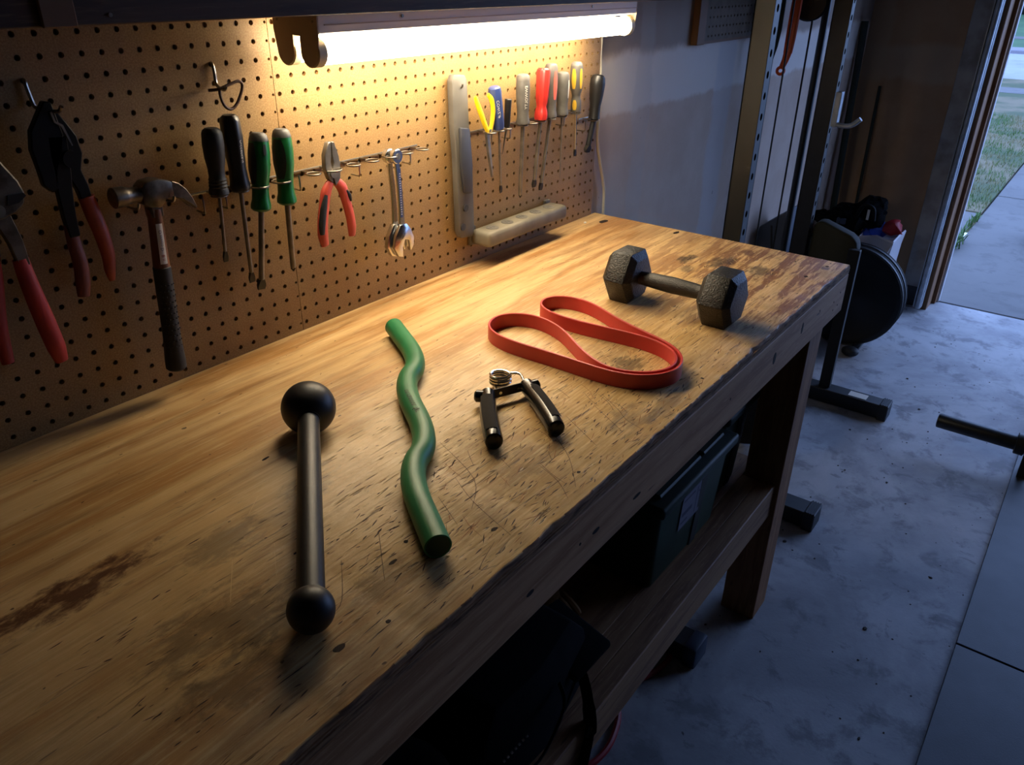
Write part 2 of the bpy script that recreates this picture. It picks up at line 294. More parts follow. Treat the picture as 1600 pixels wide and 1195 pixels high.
# door opening: white trim board, brown jamb with weather strip, steel door track
struct(G().box(XF-.8, XF, -18.9, -15.6, 4, 96).build('trim_1', 'white_trim', bevel=.08))
j = struct(G().box(XF-1.6, XF+5.4, -21.0, -19.0, 0, 88).build('trim_2', 'jamb_wood', bevel=.08))
G().box(XF+3.0, XF+5.6, -21.7, -21.0, .1, 88).build('stop_strip', 'jamb_wood', j, bevel=.05)
G().box(XF+4.6, XF+5.9, -22.1, -21.7, .1, 88).build('weather_strip', 'weather_strip', j, bevel=.05)
t = thing('door_track', 'galvanised vertical garage door track beside the brown jamb', 'door track', (115, -19.6, 0))
g = G(); g.prism([(-20.3, 114.6), (-20.3, 116.2), (-18.9, 116.2), (-18.9, 114.6), (-19.1, 114.6), (-19.1, 116.0), (-20.1, 116.0), (-20.1, 114.6)], lambda a, b, z: (b, a, z), 1, 92); g.build('rail', 'galvanised', t)
G().tube([(114.35, -19.75, 1), (114.35, -19.75, 92)], .5, 14).build('bead', 'galvanised', t)
for zz in (8, 36, 66):
    G().box(116.2, XF-.8, -19.9, -19.2, zz, zz+2).build('bracket', 'galvanised', t, bevel=.04)
    G().cyl((116.9, -19.92, zz+1), (116.9, -20.1, zz+1), .25, 6).build('bolt', 'galvanised', t)
o = G().box(XF-.6, XF-.05, -19.0, -15.5, 0, 4.0).build('trim_3', 'black_steel', bevel=.05); struct(o)

# ---- outdoors
drive = struct(G().box(123.4, 492, -232, -17.6, -6, -.9).build('driveway', 'driveway_concrete'))
for (x0, x1, y0, y1) in [(124.0, 228, -112, -17.6), (228.6, 340, -112, -17.6), (340.6, 489, -112, -17.6), (124.0, 228, -214, -112.6), (228.6, 340, -214, -112.6), (340.6, 489, -214, -112.6), (150, 203, -16.6, 6), (124, 149.3, -16.6, 6)]:
    G().box(x0, x1, y0, y1, -1, 0).build('slab', 'driveway_concrete', drive, bevel=.2)
struct(G().box(203.5, 492, -17.2, 420, -6, .2).build('lawn', 'grass_ground'))
struct(G().box(492, 520, -420, 620, -6, .3).build('sidewalk', 'driveway_concrete'))
struct(G().box(520, 571, -420, 720, -6, .2).build('verge', 'grass_ground'))
struct(G().box(571, 790, -600, 900, -6, -.5).build('street', 'asphalt'))
struct(G().box(790, 830, -600, 1000, -6, 2).build('kerb', 'kerb_concrete'))
struct(G().box(830, 945, -600, 1100, -6, 2).build('far_verge', 'grass_far'))
struct(G().box(945, 985, -600, 1100, -6, 2.3).build('far_sidewalk', 'driveway_concrete'))
struct(G().box(985, 2400, -900, 2000, -6, 2).build('far_lawn', 'grass_far'))
g = G()
for _ in range(9000):
    x = random.uniform(204, 400); y = random.uniform(-17.4, 40); h = random.uniform(.8, 2.2); a = random.uniform(0, 6.28); w = random.uniform(.08, .2)
    dx, dy = math.cos(a), math.sin(a); bx, by = random.gauss(0, .5), random.gauss(0, .5)
    g.add([(x-dx*w, y-dy*w, 0), (x+dx*w, y+dy*w, 0), (x+bx, y+by, h)], [(0, 1, 2)])
tag(g.build('lawn_grass', 'grass_blade', smooth=0), 'patchy green and straw grass of the front lawn', 'grass', kind='stuff')
def tuft(cx, cy, n, sp, hh, label):
    g = G()
    for _ in range(n):
        x = random.gauss(cx, sp[0]); y = random.gauss(cy, sp[1]); h = random.uniform(.5, 1)*hh; a = random.uniform(0, 6.28); l = random.uniform(.2, .8)*hh
        dx, dy = math.cos(a), math.sin(a); w = .16
        g.add([(x+dy*w, y-dx*w, 0), (x-dy*w, y+dx*w, 0), (x+dx*l*.4-dy*w, y+dy*l*.4+dx*w, h*.7), (x+dx*l*.4+dy*w, y+dy*l*.4-dx*w, h*.7), (x+dx*l, y+dy*l, h)], [(0, 1, 2, 3), (3, 2, 4)])
    tag(g.build('weed_tuft', 'weed_blade', smooth=0, org=(cx, cy, 0)), label, 'weeds', 'weeds along the driveway joint', 'stuff')
tuft(166, -16.8, 90, (4, .9), 4, 'low green weeds in the driveway joint nearest the door jamb')
tuft(190, -17.2, 34, (5, .4), 2.5, 'thin sprigs of weed further out along the driveway joint')
hs = thing('house', 'blue-grey house across the street at the top corner', 'house', (1700, 200, 2))
G().box(1640, 2000, -300, 700, 2, 130).build('wall', 'house_wall', hs)
g = G(); g.prism([(-330, 125), (730, 125), (200, 300)], lambda a, b, t: (t, a, b), 1615, 2020); g.build('roof', 'house_roof', hs)
for y in (60, 190, 330): G().box(1638, 1640, y-30, y+30, 45, 105).build('window', 'house_window', hs)
sh = thing('shrub', 'dark rounded shrub in front of the house across the street', 'shrub', (1600, 155, 2))
g = G()
for _ in range(26): g.sphere((1600+random.gauss(0, 12), 165+random.gauss(0, 26), 18+random.gauss(0, 6)), random.uniform(9, 16), 9, 6)
g.build('foliage', 'shrub_leaf', sh); G().cyl((1600, 165, 2), (1600, 165, 14), 3).build('stem', 'jamb_wood', sh)
G().lathe((184, -34.5, 0), (184, -34.5, 1), [(0, 2.6), (.4, 3.4), (3, 4.5), (6, 4.7), (9, 3.8), (10.2, 2.8), (10.2, 2.2), (9.0, 2.0)], 20).build('flower_pot', 'pot_black', org=(184, -34.5, 0))
tag(bpy.data.objects['flower_pot'], 'dark rounded pot on the driveway at the right edge', 'pot')

# ------------------------------------------------------------------ pegboard panels with real holes
def cell(g, x0, x1, z0, z1, hxc, hzc, r, y0=0.0, d=.24, n=12):
    inn = []; outv = []
    for i in range(n):
        a = 2*math.pi*(i+.5)/n; c, s_ = math.cos(a), math.sin(a); inn.append((hxc+r*c, hzc+r*s_))
        k = 1/max(abs(c), abs(s_)); px, pz = c*k, s_*k
        if abs(abs(c)-abs(s_)) < .4 and n == 12 and i % 3 == 1: px, pz = math.copysign(1, c), math.copysign(1, s_)
        outv.append((x0+(x1-x0)*(px+1)/2 if True else 0, z0+(z1-z0)*(pz+1)/2))
    vs = [(a, y0, b) for a, b in outv]+[(a, y0, b) for a, b in inn]+[(a, y0+d, b) for a, b in inn]; fs = []
    for i in range(n): q = (i+1) % n; fs.append((i, q, n+q, n+i)); fs.append((n+i, n+q, 2*n+q, 2*n+i))
    g.add(vs, fs)
def panel(x0, x1, cols, label):
    t = thing('pegboard_panel', label, 'pegboard', ((x0+x1)/2, 0, ZT), 'pegboard panels behind the bench')
    g = G(); cols = sorted(cols); xs = [x0]+[(a+b)/2 for a, b in zip(cols, cols[1:])]+[x1]
    zs = [36.5+i for i in range(20)]
    for i, cx in enumerate(cols):
        for k_, cz in enumerate(zs):
            z0 = 35.97 if k_ == 0 else cz-.5; z1 = 56.1 if k_ == 19 else cz+.5
            if xs[i+1]-cx < .2: cell(g, xs[i], xs[i+1], z0, z1, xs[i+1]-.12, cz, .085)
            else: cell(g, xs[i], xs[i+1], z0, z1, cx, cz, .145)
    g.build('sheet', 'hardboard', t, smooth=0)
    g = G(); e = .012                                # edges of the sheet
    g.box(x0, x0+e, 0.001, .24, 35.97, 56.1).box(x1-e, x1, 0.001, .24, 35.97, 56.1).box(x0, x1, .001, .24, 35.95, 35.97); g.build('edge', 'hardboard', t, smooth=0)
panel(-40.93, -15.37, [-40.43+i for i in range(26)], 'left brown pegboard panel holding the hammer and black snips')
panel(-15.33, 22.5, [-15+i for i in range(38)], 'right brown pegboard panel holding wrenches and coloured screwdrivers')
g = G()
for x in (-39, -15.35, 10, 21.8): g.box(x-.7, x+.7, .25, .74, 36, 56)
struct(g.build('trim_4', 'board_wood'))

# ------------------------------------------------------------------ shelf above and the fluorescent shop light
sh = thing('overhead_shelf', 'dark wooden shelf board above the shop light', 'shelf', (0, -3, 56.2))
G().box(-70, 62, -5.6, .7, 56.2, 56.95).build('board', 'shelf_front', sh, bevel=.04)
G().box(-70, 62, -6.3, -5.6, 56.12, 61).build('front_rail', 'shelf_front', sh, bevel=.05)
G().box(-30.9, -29.5, -6.5, -6.31, 56.1, 61).build('cleat', 'board_wood', sh, bevel=.05)
G().box(-70, 62, -.0, .7, 56.95, 75).build('back_board', 'shelf_front', sh)
for x in (-28, 22): G().cyl((x, -6.31, 56.5), (x, -6.36, 56.5), .09, 8).build('nail_head', 'dull_steel', sh)
LX0, LX1 = -16.0, 19.3
L = thing('shop_light', 'two tube fluorescent shop light glowing under the dark shelf', 'light', (1.6, -3.4, 56.1))
g = G(); g.prism([(-5.2, 55.15), (-5.25, 56.1), (-1.5, 56.1), (-1.5, 55.15), (-2.6, 54.95), (-4.1, 54.95)], lambda a, b, t: (t, a, b), LX0+.05, LX1); g.build('housing', 'white_enamel', L, bevel=.03)
G().box(LX0+.4, LX1, -5.31, -5.25, 55.55, 55.62).build('seam', 'end_plate_enamel', L)
def lobe(c): return [(c+.72*math.cos(a), 54.18+.74*math.sin(a)) for a in [math.pi+math.pi*i/12 for i in range(13)]]
pl = [(-5.25, 56.1), (-5.25, 55.2)]+[(y, z) for y, z in lobe(-4.42)]
pl += [(-3.7, 55.0), (-3.12, 55.0)]+[(y, z) for y, z in lobe(-2.4)]+[(-1.5, 55.2), (-1.5, 56.1)]
for x in (LX0-.06, LX1):
    e = G().prism(pl, lambda a, b, t: (t, a, b), x, x+.06).build('end_plate', 'end_plate_enamel', L)
    for y in (-4.9, -1.9): G().cyl((x-.03, y, 55.75), (x+.09, y, 55.75), .07, 8).build('screw', 'dull_steel', e)
for y in (-4.42, -2.4):
    for a, b in ((LX0, LX0+.55), (LX1-.55, LX1)): G().cyl((a, y, 54.15), (b, y, 54.15), .8, 24).build('socket', 'socket_cream', L)
    G().cyl((LX0+.55, y, 54.15), (LX1-.55, y, 54.15), .7, 24).build('tube', 'fluorescent', L, label='glowing warm white fluorescent tube')
for x in (-9.5, 12): G().cyl((x, -5.26, 55.85), (x, -5.32, 55.85), .1, 8).build('screw', 'dull_steel', L)
G().tube(cr([(19.4, -2.6, 55.6), (21.2, -1.4, 55.3), (22.3, -.2, 53.8), (22.75, .2, 51.5), (23.0, .2, 49.7), (23.3, .2, 46.5), (23.15, .2, 43.6), (23.9, .2, 41.2), (24.9, .2, 38.8), (25.3, .2, 36.6), (25.4, .2, 30), (25.2, .2, 12), (25.2, .3, 8)]), .17, 8).build('power_cord', 'cord_white', L, label='white power cord hanging down the wall')

# ------------------------------------------------------------------ workbench
W = thing('workbench', 'long worn plywood workbench with sturdy wooden leg and lower shelf', 'workbench', BO)
YF, XE = -26.12, 23.2
g = G(); N = 420; xs = [-64+(XE+64)*i/N for i in range(N+1)]; rings = []
rf = random.Random(3); ph = [rf.uniform(0, 6) for _ in range(6)]; bite = [(rf.uniform(-40, 18), rf.uniform(.3, 1.2), rf.uniform(.03, .11)) for _ in range(26)]
for x in xs:
    e = .012*math.sin(x*1.7+ph[0])+.012*math.sin(x*4.1+ph[1])+.02*rf.random()
    for bx, bw, bd in bite: e += bd*max(0, 1-abs(x-bx)/bw)
    rings.append([(x, -.02, ZT), (x, -.02, ZT-.75), (x, YF+.04, ZT-.75), (x, YF+.03+.3*e, ZT-.5), (x, YF+.02+.6*e, ZT-.22-.1*rf.random()), (x, YF+.09+e, ZT-.05), (x, YF+.16+1.3*e, ZT)])
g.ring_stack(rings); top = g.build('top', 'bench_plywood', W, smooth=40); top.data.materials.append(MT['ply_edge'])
for p_ in top.data.polygons:
    if p_.normal.y < -.55: p_.material_index = 1
for k_, (z0, z1, dy) in enumerate([(ZT-.3, ZT-.24, .0), (ZT-.5, ZT-.42, .0)]):
    G().box(-64, XE, YF-.0, YF+.3, z0, z1).build('ply_layer', 'ply_edge', W, smooth=0)
g = G().box(-64, XE, YF, YF+1.5, ZT-4.25, ZT-.76); g.build('front_apron', 'apron_wood', W, bevel=.06, label='thick wooden board along the front edge')
G().box(XE-1.5, XE, YF+1.5, -.5, ZT-4.25, ZT-.76).build('end_apron', 'apron_wood', W, bevel=.06)
G().box(-64, XE-1.5, -1.9, -.4, ZT-4.25, ZT-.76).build('back_apron', 'apron_wood', W, bevel=.06)
for (x, y) in ((15.9, -25.85), (15.9, -4.6), (-56, -25.85), (-56, -4.6)):
    G().box(x, x+3.4, y, y+3.4, 0, ZT-.77).build('leg', 'leg_wood', W, bevel=.08)
G().box(-54, 15.9, -25.45, -23.95, 13.0, 16.45).build('shelf_rail', 'shelf_wood', W, bevel=.08)
G().box(-54, 15.9, -2.6, -1.1, 13.0, 16.45).build('shelf_rail', 'shelf_wood', W, bevel=.08)
G().box(-54, 19.2, -22.35, -2.6, 15.72, 16.43).build('lower_shelf', 'shelf_wood', W, bevel=.04)
G().box(-54, 15.8, -23.95, -22.35, 15.72, 16.43).build('lower_shelf_strip', 'shelf_wood', W, bevel=.04)
# nails, knot holes, drilled holes
for (x, z) in ((21.6, 33.9), (21.4, 32.8), (20.0, 33.5), (20.2, 32.7), (16.0, 34.0), (-2, 33.6), (-20.3, 33.4)):
    G().cyl((x, YF-.015, z), (x, YF+.05, z), .09, 8).build('nail_hole', 'gouge', W)
for (x, z, a, b) in ((-18.8, 33.3, .35, .14), (6, 33.5, .3, .5), (-14.5, 33.0, .45, .12), (11.8, 33.9, .22, .5), (-24.5, 33.3, .3, .14)):
    G().prism([(x+a*math.cos(q*.7), z+b*math.sin(q*.7)) for q in range(9)], lambda p, q, t_: (p, t_, q), YF-.012, YF+.03).build('knot', 'gouge', W)
def blot(x, y, a, b, rot=0, m='gouge', n=10):
    g = G(); g.prism([(x+(a*math.cos(2*math.pi*i/n)*math.cos(rot)-b*math.sin(2*math.pi*i/n)*math.sin(rot))*random.uniform(.8, 1.15), y+(a*math.cos(2*math.pi*i/n)*math.sin(rot)+b*math.sin(2*math.pi*i/n)*math.cos(rot))*random.uniform(.8, 1.15)) for i in range(n)], lambda p, q, t_: (p, q, t_), ZT-.02, ZT+.006); return g
for (x, y, a, b) in ((20.98, -2.43, .75, .33), (22.2, -9.9, .5, .22)): blot(x, y, a, b).build('drilled_hole', 'gouge', W)
for (x, y, a, b) in ((-24.5, -24.05, .35, .2), (17.8, -24.0, .42, .3), (-4.8, -25.1, .16, .22), (-28.9, -22.0, .4, .18), (-31.5, -24.3, .2, .2), (-27.6, -21.5, .2, .2), (-27.2, -11.2, .4, .16), (-33.6, -23.8, .5, .3), (-18.3, -24.6, .22, .18), (14.7, -16.3, .2, .12), (9.3, -12.8, .22, .1), (21.5, -24.6, .3, .3), (21.0, -22.0, .2, .14), (-31, -18.3, .35, .14)): blot(x, y, a*.6, b*.55, random.uniform(-.2, .2)).build('knot_hole', 'gouge', W)
def marks(n, ln, wd, zone, m, ang=0, jit=.12, name='worn_flecks'):
    g = G(); i = 0
    while i < n:
        x = random.uniform(zone[0], zone[1]); y = random.uniform(zone[2], zone[3])
        l = random.uniform(*ln)/2; w = random.uniform(*wd)/2; a = ang+random.gauss(0, jit); c, s_ = math.cos(a), math.sin(a); b = random.uniform(-.25, .25)*l
        pts = [(-l, 0), (-l*.3, w), (l*.4, w*.8+b*.1), (l, b*.3), (l*.35, -w), (-l*.4, -w*.7)]
        P = [(x+p*c-q*s_, y+p*s_+q*c) for p, q in pts]; i += 1
        if min(q for _, q in P) < YF+.35 or max(p for p, _ in P) > XE-.2: continue
        g.add([(p, q, ZT+.004) for p, q in P], [tuple(range(6))])
    o = g.build(name, m, top, smooth=0); o['kind'] = 'stuff'
marks(420, (.15, .8), (.02, .07), (-40, 22, -25.9, -14), 'scratch_dark', 0, .12)
marks(420, (.15, .75), (.02, .075), (-30, -4, -25.9, -18.0), 'scratch_dark', .08, .25)
marks(70, (.5, 1.6), (.02, .05), (-36, -4, -25.9, -17), 'gouge', .02, .1)
marks(110, (.3, 1.3), (.015, .045), (-28, 2, -25.9, -18), 'splinter_red', .15, .3)
marks(110, (.1, .4), (.015, .05), (-38, 22, -14, -1), 'scratch_dark', 0, .3)
marks(170, (.2, 1.5), (.012, .04), (-9, 20, -25.9, -17), 'scratch_light', .35, .5, 'pale_scratches')
def scratch(pts, w, m, name):
    p = cr([(a, b, ZT+.005) for a, b in pts], 4); g = G(); vs = []; n = len(p)
    for i, q in enumerate(p):
        d = (p[min(i+1, n-1)]-p[max(i-1, 0)]).normalized(); s_ = Vector((-d.y, d.x, 0))*w*(.4+.6*math.sin(math.pi*(i+.5)/n)); vs += [q+s_, q-s_]
    g.add(vs, [(2*i, 2*i+2, 2*i+3, 2*i+1) for i in range(n-1)]).build(name, m, top, smooth=0)
for pts in ([(-22.5, -20), (-23.5, -22), (-24.4, -24.9)], [(-20.5, -17.2), (-22, -20.8), (-24, -22.3)], [(-27.8, -20), (-30, -22.6)], [(-16, -21.5), (-17.5, -23.5), (-19.5, -25.2)], [(-14, -21), (-15.6, -24)],
            [(-19, -22.6), (-19.6, -24.2), (-20.5, -25.4)], [(-30.2, -20.2), (-31.8, -22), (-32.6, -22.3)], [(-25.2, -24.6), (-27, -25.2), (-26.4, -25.6)], [(-12, -21.7), (-13.5, -24.4)]): scratch(pts, .014, 'scratch_dark', 'scratch')
rs = random.Random(5)
for _ in range(20):
    x, y = rs.uniform(-27, -7), rs.uniform(-23.5, -18.5); a = -2.05+rs.gauss(0, .22); l = rs.uniform(.9, 2.6); b = rs.gauss(0, .1)
    if y+l*math.sin(a) > YF+.35: scratch([(x, y), (x+l*.5*math.cos(a+b), y+l*.5*math.sin(a+b)), (x+l*math.cos(a), y+l*math.sin(a))], .013, rs.choice(['scratch_dark', 'splinter_red']), 'scratch')
for pts in ([(-33, -16.5), (-34.6, -18.6)], [(-31.2, -17.0), (-32.5, -18.8)], [(-29.5, -13.6), (-30.6, -14.4)], [(-7.0, -23.2), (-5.8, -24.9), (-8.5, -25.4)], [(-5, -21.6), (-8, -24.9)], [(8, -20), (5, -24)], [(13, -19.5), (10.5, -24.6)], [(12, -17.5), (16, -20.5)], [(1, -23.9), (4, -25.2)], [(3, -4), (14, -8.5)], [(6, -5), (16, -10)]): scratch(pts, .013, 'scratch_light', 'scratch')

# ------------------------------------------------------------------ things on the bench
# steel mace
b1, r1 = Vector((-23.94, -10.92, ZT+1.45)), 1.45; b2, r2 = Vector((-33.48, -22.26, ZT+.92)), .92
t = thing('steel_mace', 'black steel mace with two ball ends lying on the bench', 'mace', (-28.7, -16.6, ZT))
G().sphere(b1, r1, 40, 24).build('large_ball', 'mace_steel', t); G().sphere(b2, r2, 36, 20).build('small_ball', 'mace_steel', t)
d = (b2-b1).normalized(); G().cyl(b1+d*.6, b2-d*.4, .56, 32).build('shaft', 'mace_steel', t)
G().torus(b1+d*1.32, .56, .07, d, 28, 6).build('weld', 'mace_steel', t); G().torus(b2-d*.72, .56, .07, d, 28, 6).build('weld', 'mace_steel', t)
# green wavy bar
t = thing('wavy_bar', 'green rubber-coated wavy bar beside the black mace', 'bar', (-19.8, -14.5, ZT))
P = [Vector((x, y, ZT+.63)) for x, y in [(-12.04, -5.54), (-15, -10.23), (-18.03, -12.43), (-21.35, -16.9), (-24.37, -18.96), (-27.53, -23.36)]]
Q = [P[0]]+[P[i]+(P[i]-(P[i-1]+P[i+1])/2)*.42 for i in range(1, 5)]+[P[5]]
gp = chaikin(Q, 4); G().tube(gp, .62, 28).build('tube', 'green_rubber', t)
dd = (gp[-1]-gp[-2]).normalized()
G().torus(gp[-1]-dd*.02, .575, .05, dd, 28, 6).build('end_rim', 'green_rubber', t)
G().cyl(gp[-1]-dd*.05, gp[-1]+dd*.006, .54, 28).build('end_cap', 'green_inner', t)
a, b = Vector((-19.15, -13.95, ZT+.63)), Vector((-21.0, -16.45, ZT+.63)); mid = min(gp, key=lambda p: (p-(Q[2]+Q[3])/2).length); ax = (Q[3]-Q[2]).normalized()
g = text_round(G(), 'nn.rannnn. fyr', .48, mid, ax, lambda q: .64, -.15, 0); g.build('lettering', 'ink_black', t, smooth=0)
# hand gripper
t = thing('hand_gripper', 'black hand gripper with coiled steel spring', 'gripper', (-15.5, -18.2, ZT))
for a, b, sd, nm in (((-15.55, -16.55), (-19.35, -20.0), 1, 'L'), ((-13.3, -17.6), (-16.25, -21.85), -1, 'R')):
    A = Vector((a[0], a[1], ZT+.62)); B = Vector((b[0], b[1], ZT+.53)); dx = (B-A); ln = dx.length; dx.normalize(); out = Vector((0, 0, 1)).cross(dx)*(-sd)
    pr = [(0, .36), (.12, .48), (.5, .46), (1.4, .52), (2.6, .55), (ln-.9, .55), (ln-.3, .55), (ln-.06, .52), (ln, .42)]
    path = [A+dx*q+out*.10*math.sin(math.pi*q/ln) for q, _ in pr]
    h = G().tube(path, [r for _, r in pr], 20, sx=.92, up=(0, 0, 1)).build('handle', 'grip_plastic', t)
    # raised soft pad on the upper side
    rows = []
    for q in [1.0+(ln-1.55)*i/10 for i in range(11)]:
        c = A+dx*q+out*.10*math.sin(math.pi*q/ln); w = .27 if 0 < round((q-1.0)/(ln-1.55)*10) < 10 else .2
        rr = .57; rows.append([c+(Vector((0, 0, 1))*math.cos(th)+out*math.sin(th))*rr*1.03 for th in ((-.45, -.15, .15, .5, .8) if sd > 0 else (-.2, .1, .4, .75, 1.05))])
    g = G(); n = 5
    for r in rows: g.v += r
    g.f = [(i*n+k_, i*n+k_+1, (i+1)*n+k_+1, (i+1)*n+k_) for i in range(10) for k_ in range(4)]
    g.build('soft_pad', 'grip_pad', h)
    G().tube([A+dx*.3-out*.05, A+dx*.28+out*.35, A+dx*.22+out*.68, A+dx*.2+out*.78], [.4, .36, .36, .24], 16).build('finger_stop', 'grip_plastic', h)
A, B = Vector((-15.6, -16.75, ZT+.62)), Vector((-13.45, -17.7, ZT+.62)); u = (B-A).normalized(); nrm = Vector((0, 0, 1)).cross(u)
G().obox((A+B)/2-nrm*-.0, u*((B-A).length/2), nrm*.04, (0, 0, .3)).build('bridge_plate', 'dark_steel', t, bevel=.02)
for s_ in (.28, .8):
    q = A+u*(B-A).length*s_; G().cyl(q-nrm*.09, q+nrm*.09, .1, 12).build('rivet', 'chrome', t)
cc = Vector((-13.5, -15.9, 0)); pts = []
for i in range(64):
    a = 2*math.pi*i/18+2.2; pts.append((cc.x+.6*math.cos(a), cc.y+.6*math.sin(a), ZT+.34+.17*i/18))
pts = [(-15.2, -16.5, ZT+.3), (-14.3, -16.2, ZT+.25)]+pts+[(-12.9, -16.9, ZT+.95), (-13.35, -17.55, ZT+.8)]
G().tube(cr(pts, 3), .085, 8).build('spring', 'spring_steel', t)
# red resistance band, standing on its edge
bp = [(-8.49, -10.84), (-7.49, -10.2), (-6.45, -10.24), (-5.67, -10.8), (-5.1, -11.64), (-4.89, -12.61), (-5.08, -13.72), (-5.57, -14.89), (-6.07, -15.8), (-6.8, -16.73), (-7.5, -17.63), (-8.15, -18.63), (-8.6, -19.6), (-8.82, -20.38), (-8.86, -21.21), (-8.55, -22.15), (-7.9, -23.1), (-7.15, -23.55), (-6.36, -23.72), (-5.5, -23.66), (-4.75, -23.3), (-4.05, -22.65), (-3.55, -21.75), (-3.38, -20.7), (-3.4, -19.71), (-3.5, -18.71), (-3.64, -17.7), (-3.8, -16.68), (-3.92, -15.58), (-3.98, -14.45), (-3.93, -13.3), (-3.75, -12.4), (-3.35, -11.62), (-2.7, -11.1), (-1.78, -10.94), (-1.0, -11.31), (-.47, -12.11), (-.28, -13.1), (-.42, -14.22), (-.86, -15.22), (-1.4, -16.26), (-1.92, -17.27), (-2.4, -18.68), (-2.72, -19.97), (-3.02, -21.22), (-3.4, -22.23), (-3.98, -23.12), (-4.77, -23.76), (-5.76, -24.1), (-6.7, -24.13), (-7.57, -23.83), (-8.49, -23.06), (-8.99, -22.16), (-9.2, -21.28), (-9.3, -20.34), (-9.29, -19.09), (-9.25, -17.74), (-9.28, -16.21), (-9.38, -14.96), (-9.46, -13.69), (-9.36, -12.54), (-9.03, -11.51)]
for _ in range(2): bp = [((bp[i-1][0]+2*bp[i][0]+bp[(i+1) % len(bp)][0])/4, (bp[i-1][1]+2*bp[i][1]+bp[(i+1) % len(bp)][1])/4) for i in range(len(bp))]
pp = cr([(a, b, 0) for a, b in bp], 4, True); n = len(pp); rings = []
for i in range(n):
    d = (pp[(i+1) % n]-pp[i-1]).normalized(); s_ = Vector((-d.y, d.x, 0)); q = pp[i]; th = .085
    rings.append([q+s_*th*a+Vector((0, 0, ZT+h)) for a, h in ((-1, .03), (-.7, 0), (.7, 0), (1, .03), (1, .96), (.7, 1.0), (-.7, 1.0), (-1, .96))])
o = G().ring_stack(rings, True).build('resistance_band', 'red_latex', org=(-6, -17, ZT)); tag(o, 'red rubber resistance band loop standing on edge on the bench', 'band')
# hex dumbbell, axis along y
t = thing('hex_dumbbell', 'black cast iron hex dumbbell near the far end of the bench', 'dumbbell', (4.0, -18.6, ZT))
cx, s6 = 4.1, 2.22; ap = s6*math.sqrt(3)/2
def hexring(y, k): return [(cx+s6*k*math.cos(math.pi/3*i), y, ZT+ap+s6*k*math.sin(math.pi/3*i)) for i in range(6)]
for y0, y1 in ((-13.35, -15.75), (-21.0, -23.55)):
    sg = -1; w = abs(y1-y0); g = G()
    g.ring_stack([hexring(y0, .74), hexring(y0-.42, .985), hexring(y0-.5, 1), hexring(y1+.5, 1), hexring(y1+.42, .985), hexring(y1, .74)]); g.build('hex_head', 'dumbbell_iron', t, bevel=.05, seg=2, smooth=25)
G().lathe((cx, -15.5, ZT+ap), (cx, -21.2, ZT+ap), [(0, .6), (.25, .5), (1.2, .56), (2.85, .62), (4.5, .56), (5.45, .5), (5.7, .6)], 28).build('handle', 'dumbbell_grip', t)
# white speck of plaster
g = G().sphere((19.21, -1.34, ZT+.09), .14, 10, 6, (1.2, 1, .65)); tag(g.build('plaster_crumb', 'white_plastic', org=(19.21, -1.34, ZT)), 'tiny white crumb on the bench by the pegboard corner', 'crumb')

# ------------------------------------------------------------------ wire tool holders on the pegboard
YT = -1.4
def holder(x0, x1, rings, z, label, r=.44, drops=()):
    t = thing('tool_holder', label, 'tool holder', ((x0+x1)/2, 0, z), 'wire ring tool holders on the pegboard')
    G().tube([(x0, -.12, z), (x1, -.12, z)], .075, 8).build('back_wire', 'wire_steel', t)
    for q in rings:
        x, rr = (q, r) if not isinstance(q, tuple) else q
        o = G().torus((x, YT, z), rr, .06, (0, 0, 1), 22, 6).build('ring', 'wire_steel', t)
        G().tube([(x, YT+rr, z), (x, -.12, z)], .055, 6).build('stem', 'wire_steel', o)
    for x in drops:
        G().tube(cr([(x, -.9, z), (x, -.95, z-.2), (x, -.95, z-.85), (x+.05, -.8, z-1.0), (x+.1, -.1, z-1.0), (x+.1, .1, z-1.0)], 3), .055, 6).build('support_leg', 'wire_steel', t)
holder(-22.2, -15.9, [-21.1, -19.65, (-18.33, .56), (-16.72, .56)], 46.75, 'wire ring holder carrying two black and two green screwdrivers', drops=(-21.9, -20.4, -17.5))
holder(-15.1, -3.3, [-14.2, (-12.65, .62), -10.8, -9.1, (-7.35, .5), -5.75, -4.1], 46.75, 'wire ring holder carrying red pliers and chrome wrenches', drops=(-15.0, -11.7, -9.9, -6.5, -4.9))
holder(2.8, 18.6, [(3.8, .5), 5.0, (6.1, .36), 8.22, 9.6, 10.85, 12.4, 14.12, 16.4], 46.85, 'wire ring holder carrying yellow pliers and a row of screwdrivers', drops=(4.6, 7.1, 15.2))
holder(18.9, 20.6, [19.65], 45.85, 'short wire ring holder carrying the dark handled file', drops=(18.9,))
def peg_hook(pts, label, r=.095):
    o = G().tube(cr(pts, 5), r, 10).build('peg_hook', 'wire_steel', org=pts[0]); tag(o, label, 'hook', 'steel peg hooks')
peg_hook([(-29.43, .2, 53.5), (-29.43, -.12, 53.52), (-29.43, -.2, 53.2), (-29.35, -.25, 52.5), (-29.3, -.5, 52.32), (-29.1, -1.9, 52.3), (-29.05, -2.3, 52.55)], 'steel peg hook holding the black snips')
peg_hook([(-19.43, .2, 53.5), (-19.43, -.12, 53.52), (-19.43, -.22, 53.1), (-19.45, -.25, 52.6), (-19.5, -.5, 52.36), (-19.7, -1.3, 52.3), (-19.75, -1.55, 52.45)], 'steel peg hook holding the bent brown wire')
lp = cr([(-20.5, -1.0, 52.32), (-20.0, -1.25, 52.36), (-19.3, -1.3, 52.55), (-18.75, -1.3, 52.66), (-18.5, -1.3, 52.5), (-18.6, -1.3, 52.1), (-19.0, -1.3, 51.5), (-19.42, -1.3, 51.25), (-19.8, -1.3, 51.45), (-19.98, -1.3, 51.9), (-20.0, -1.3, 52.3)], 5)
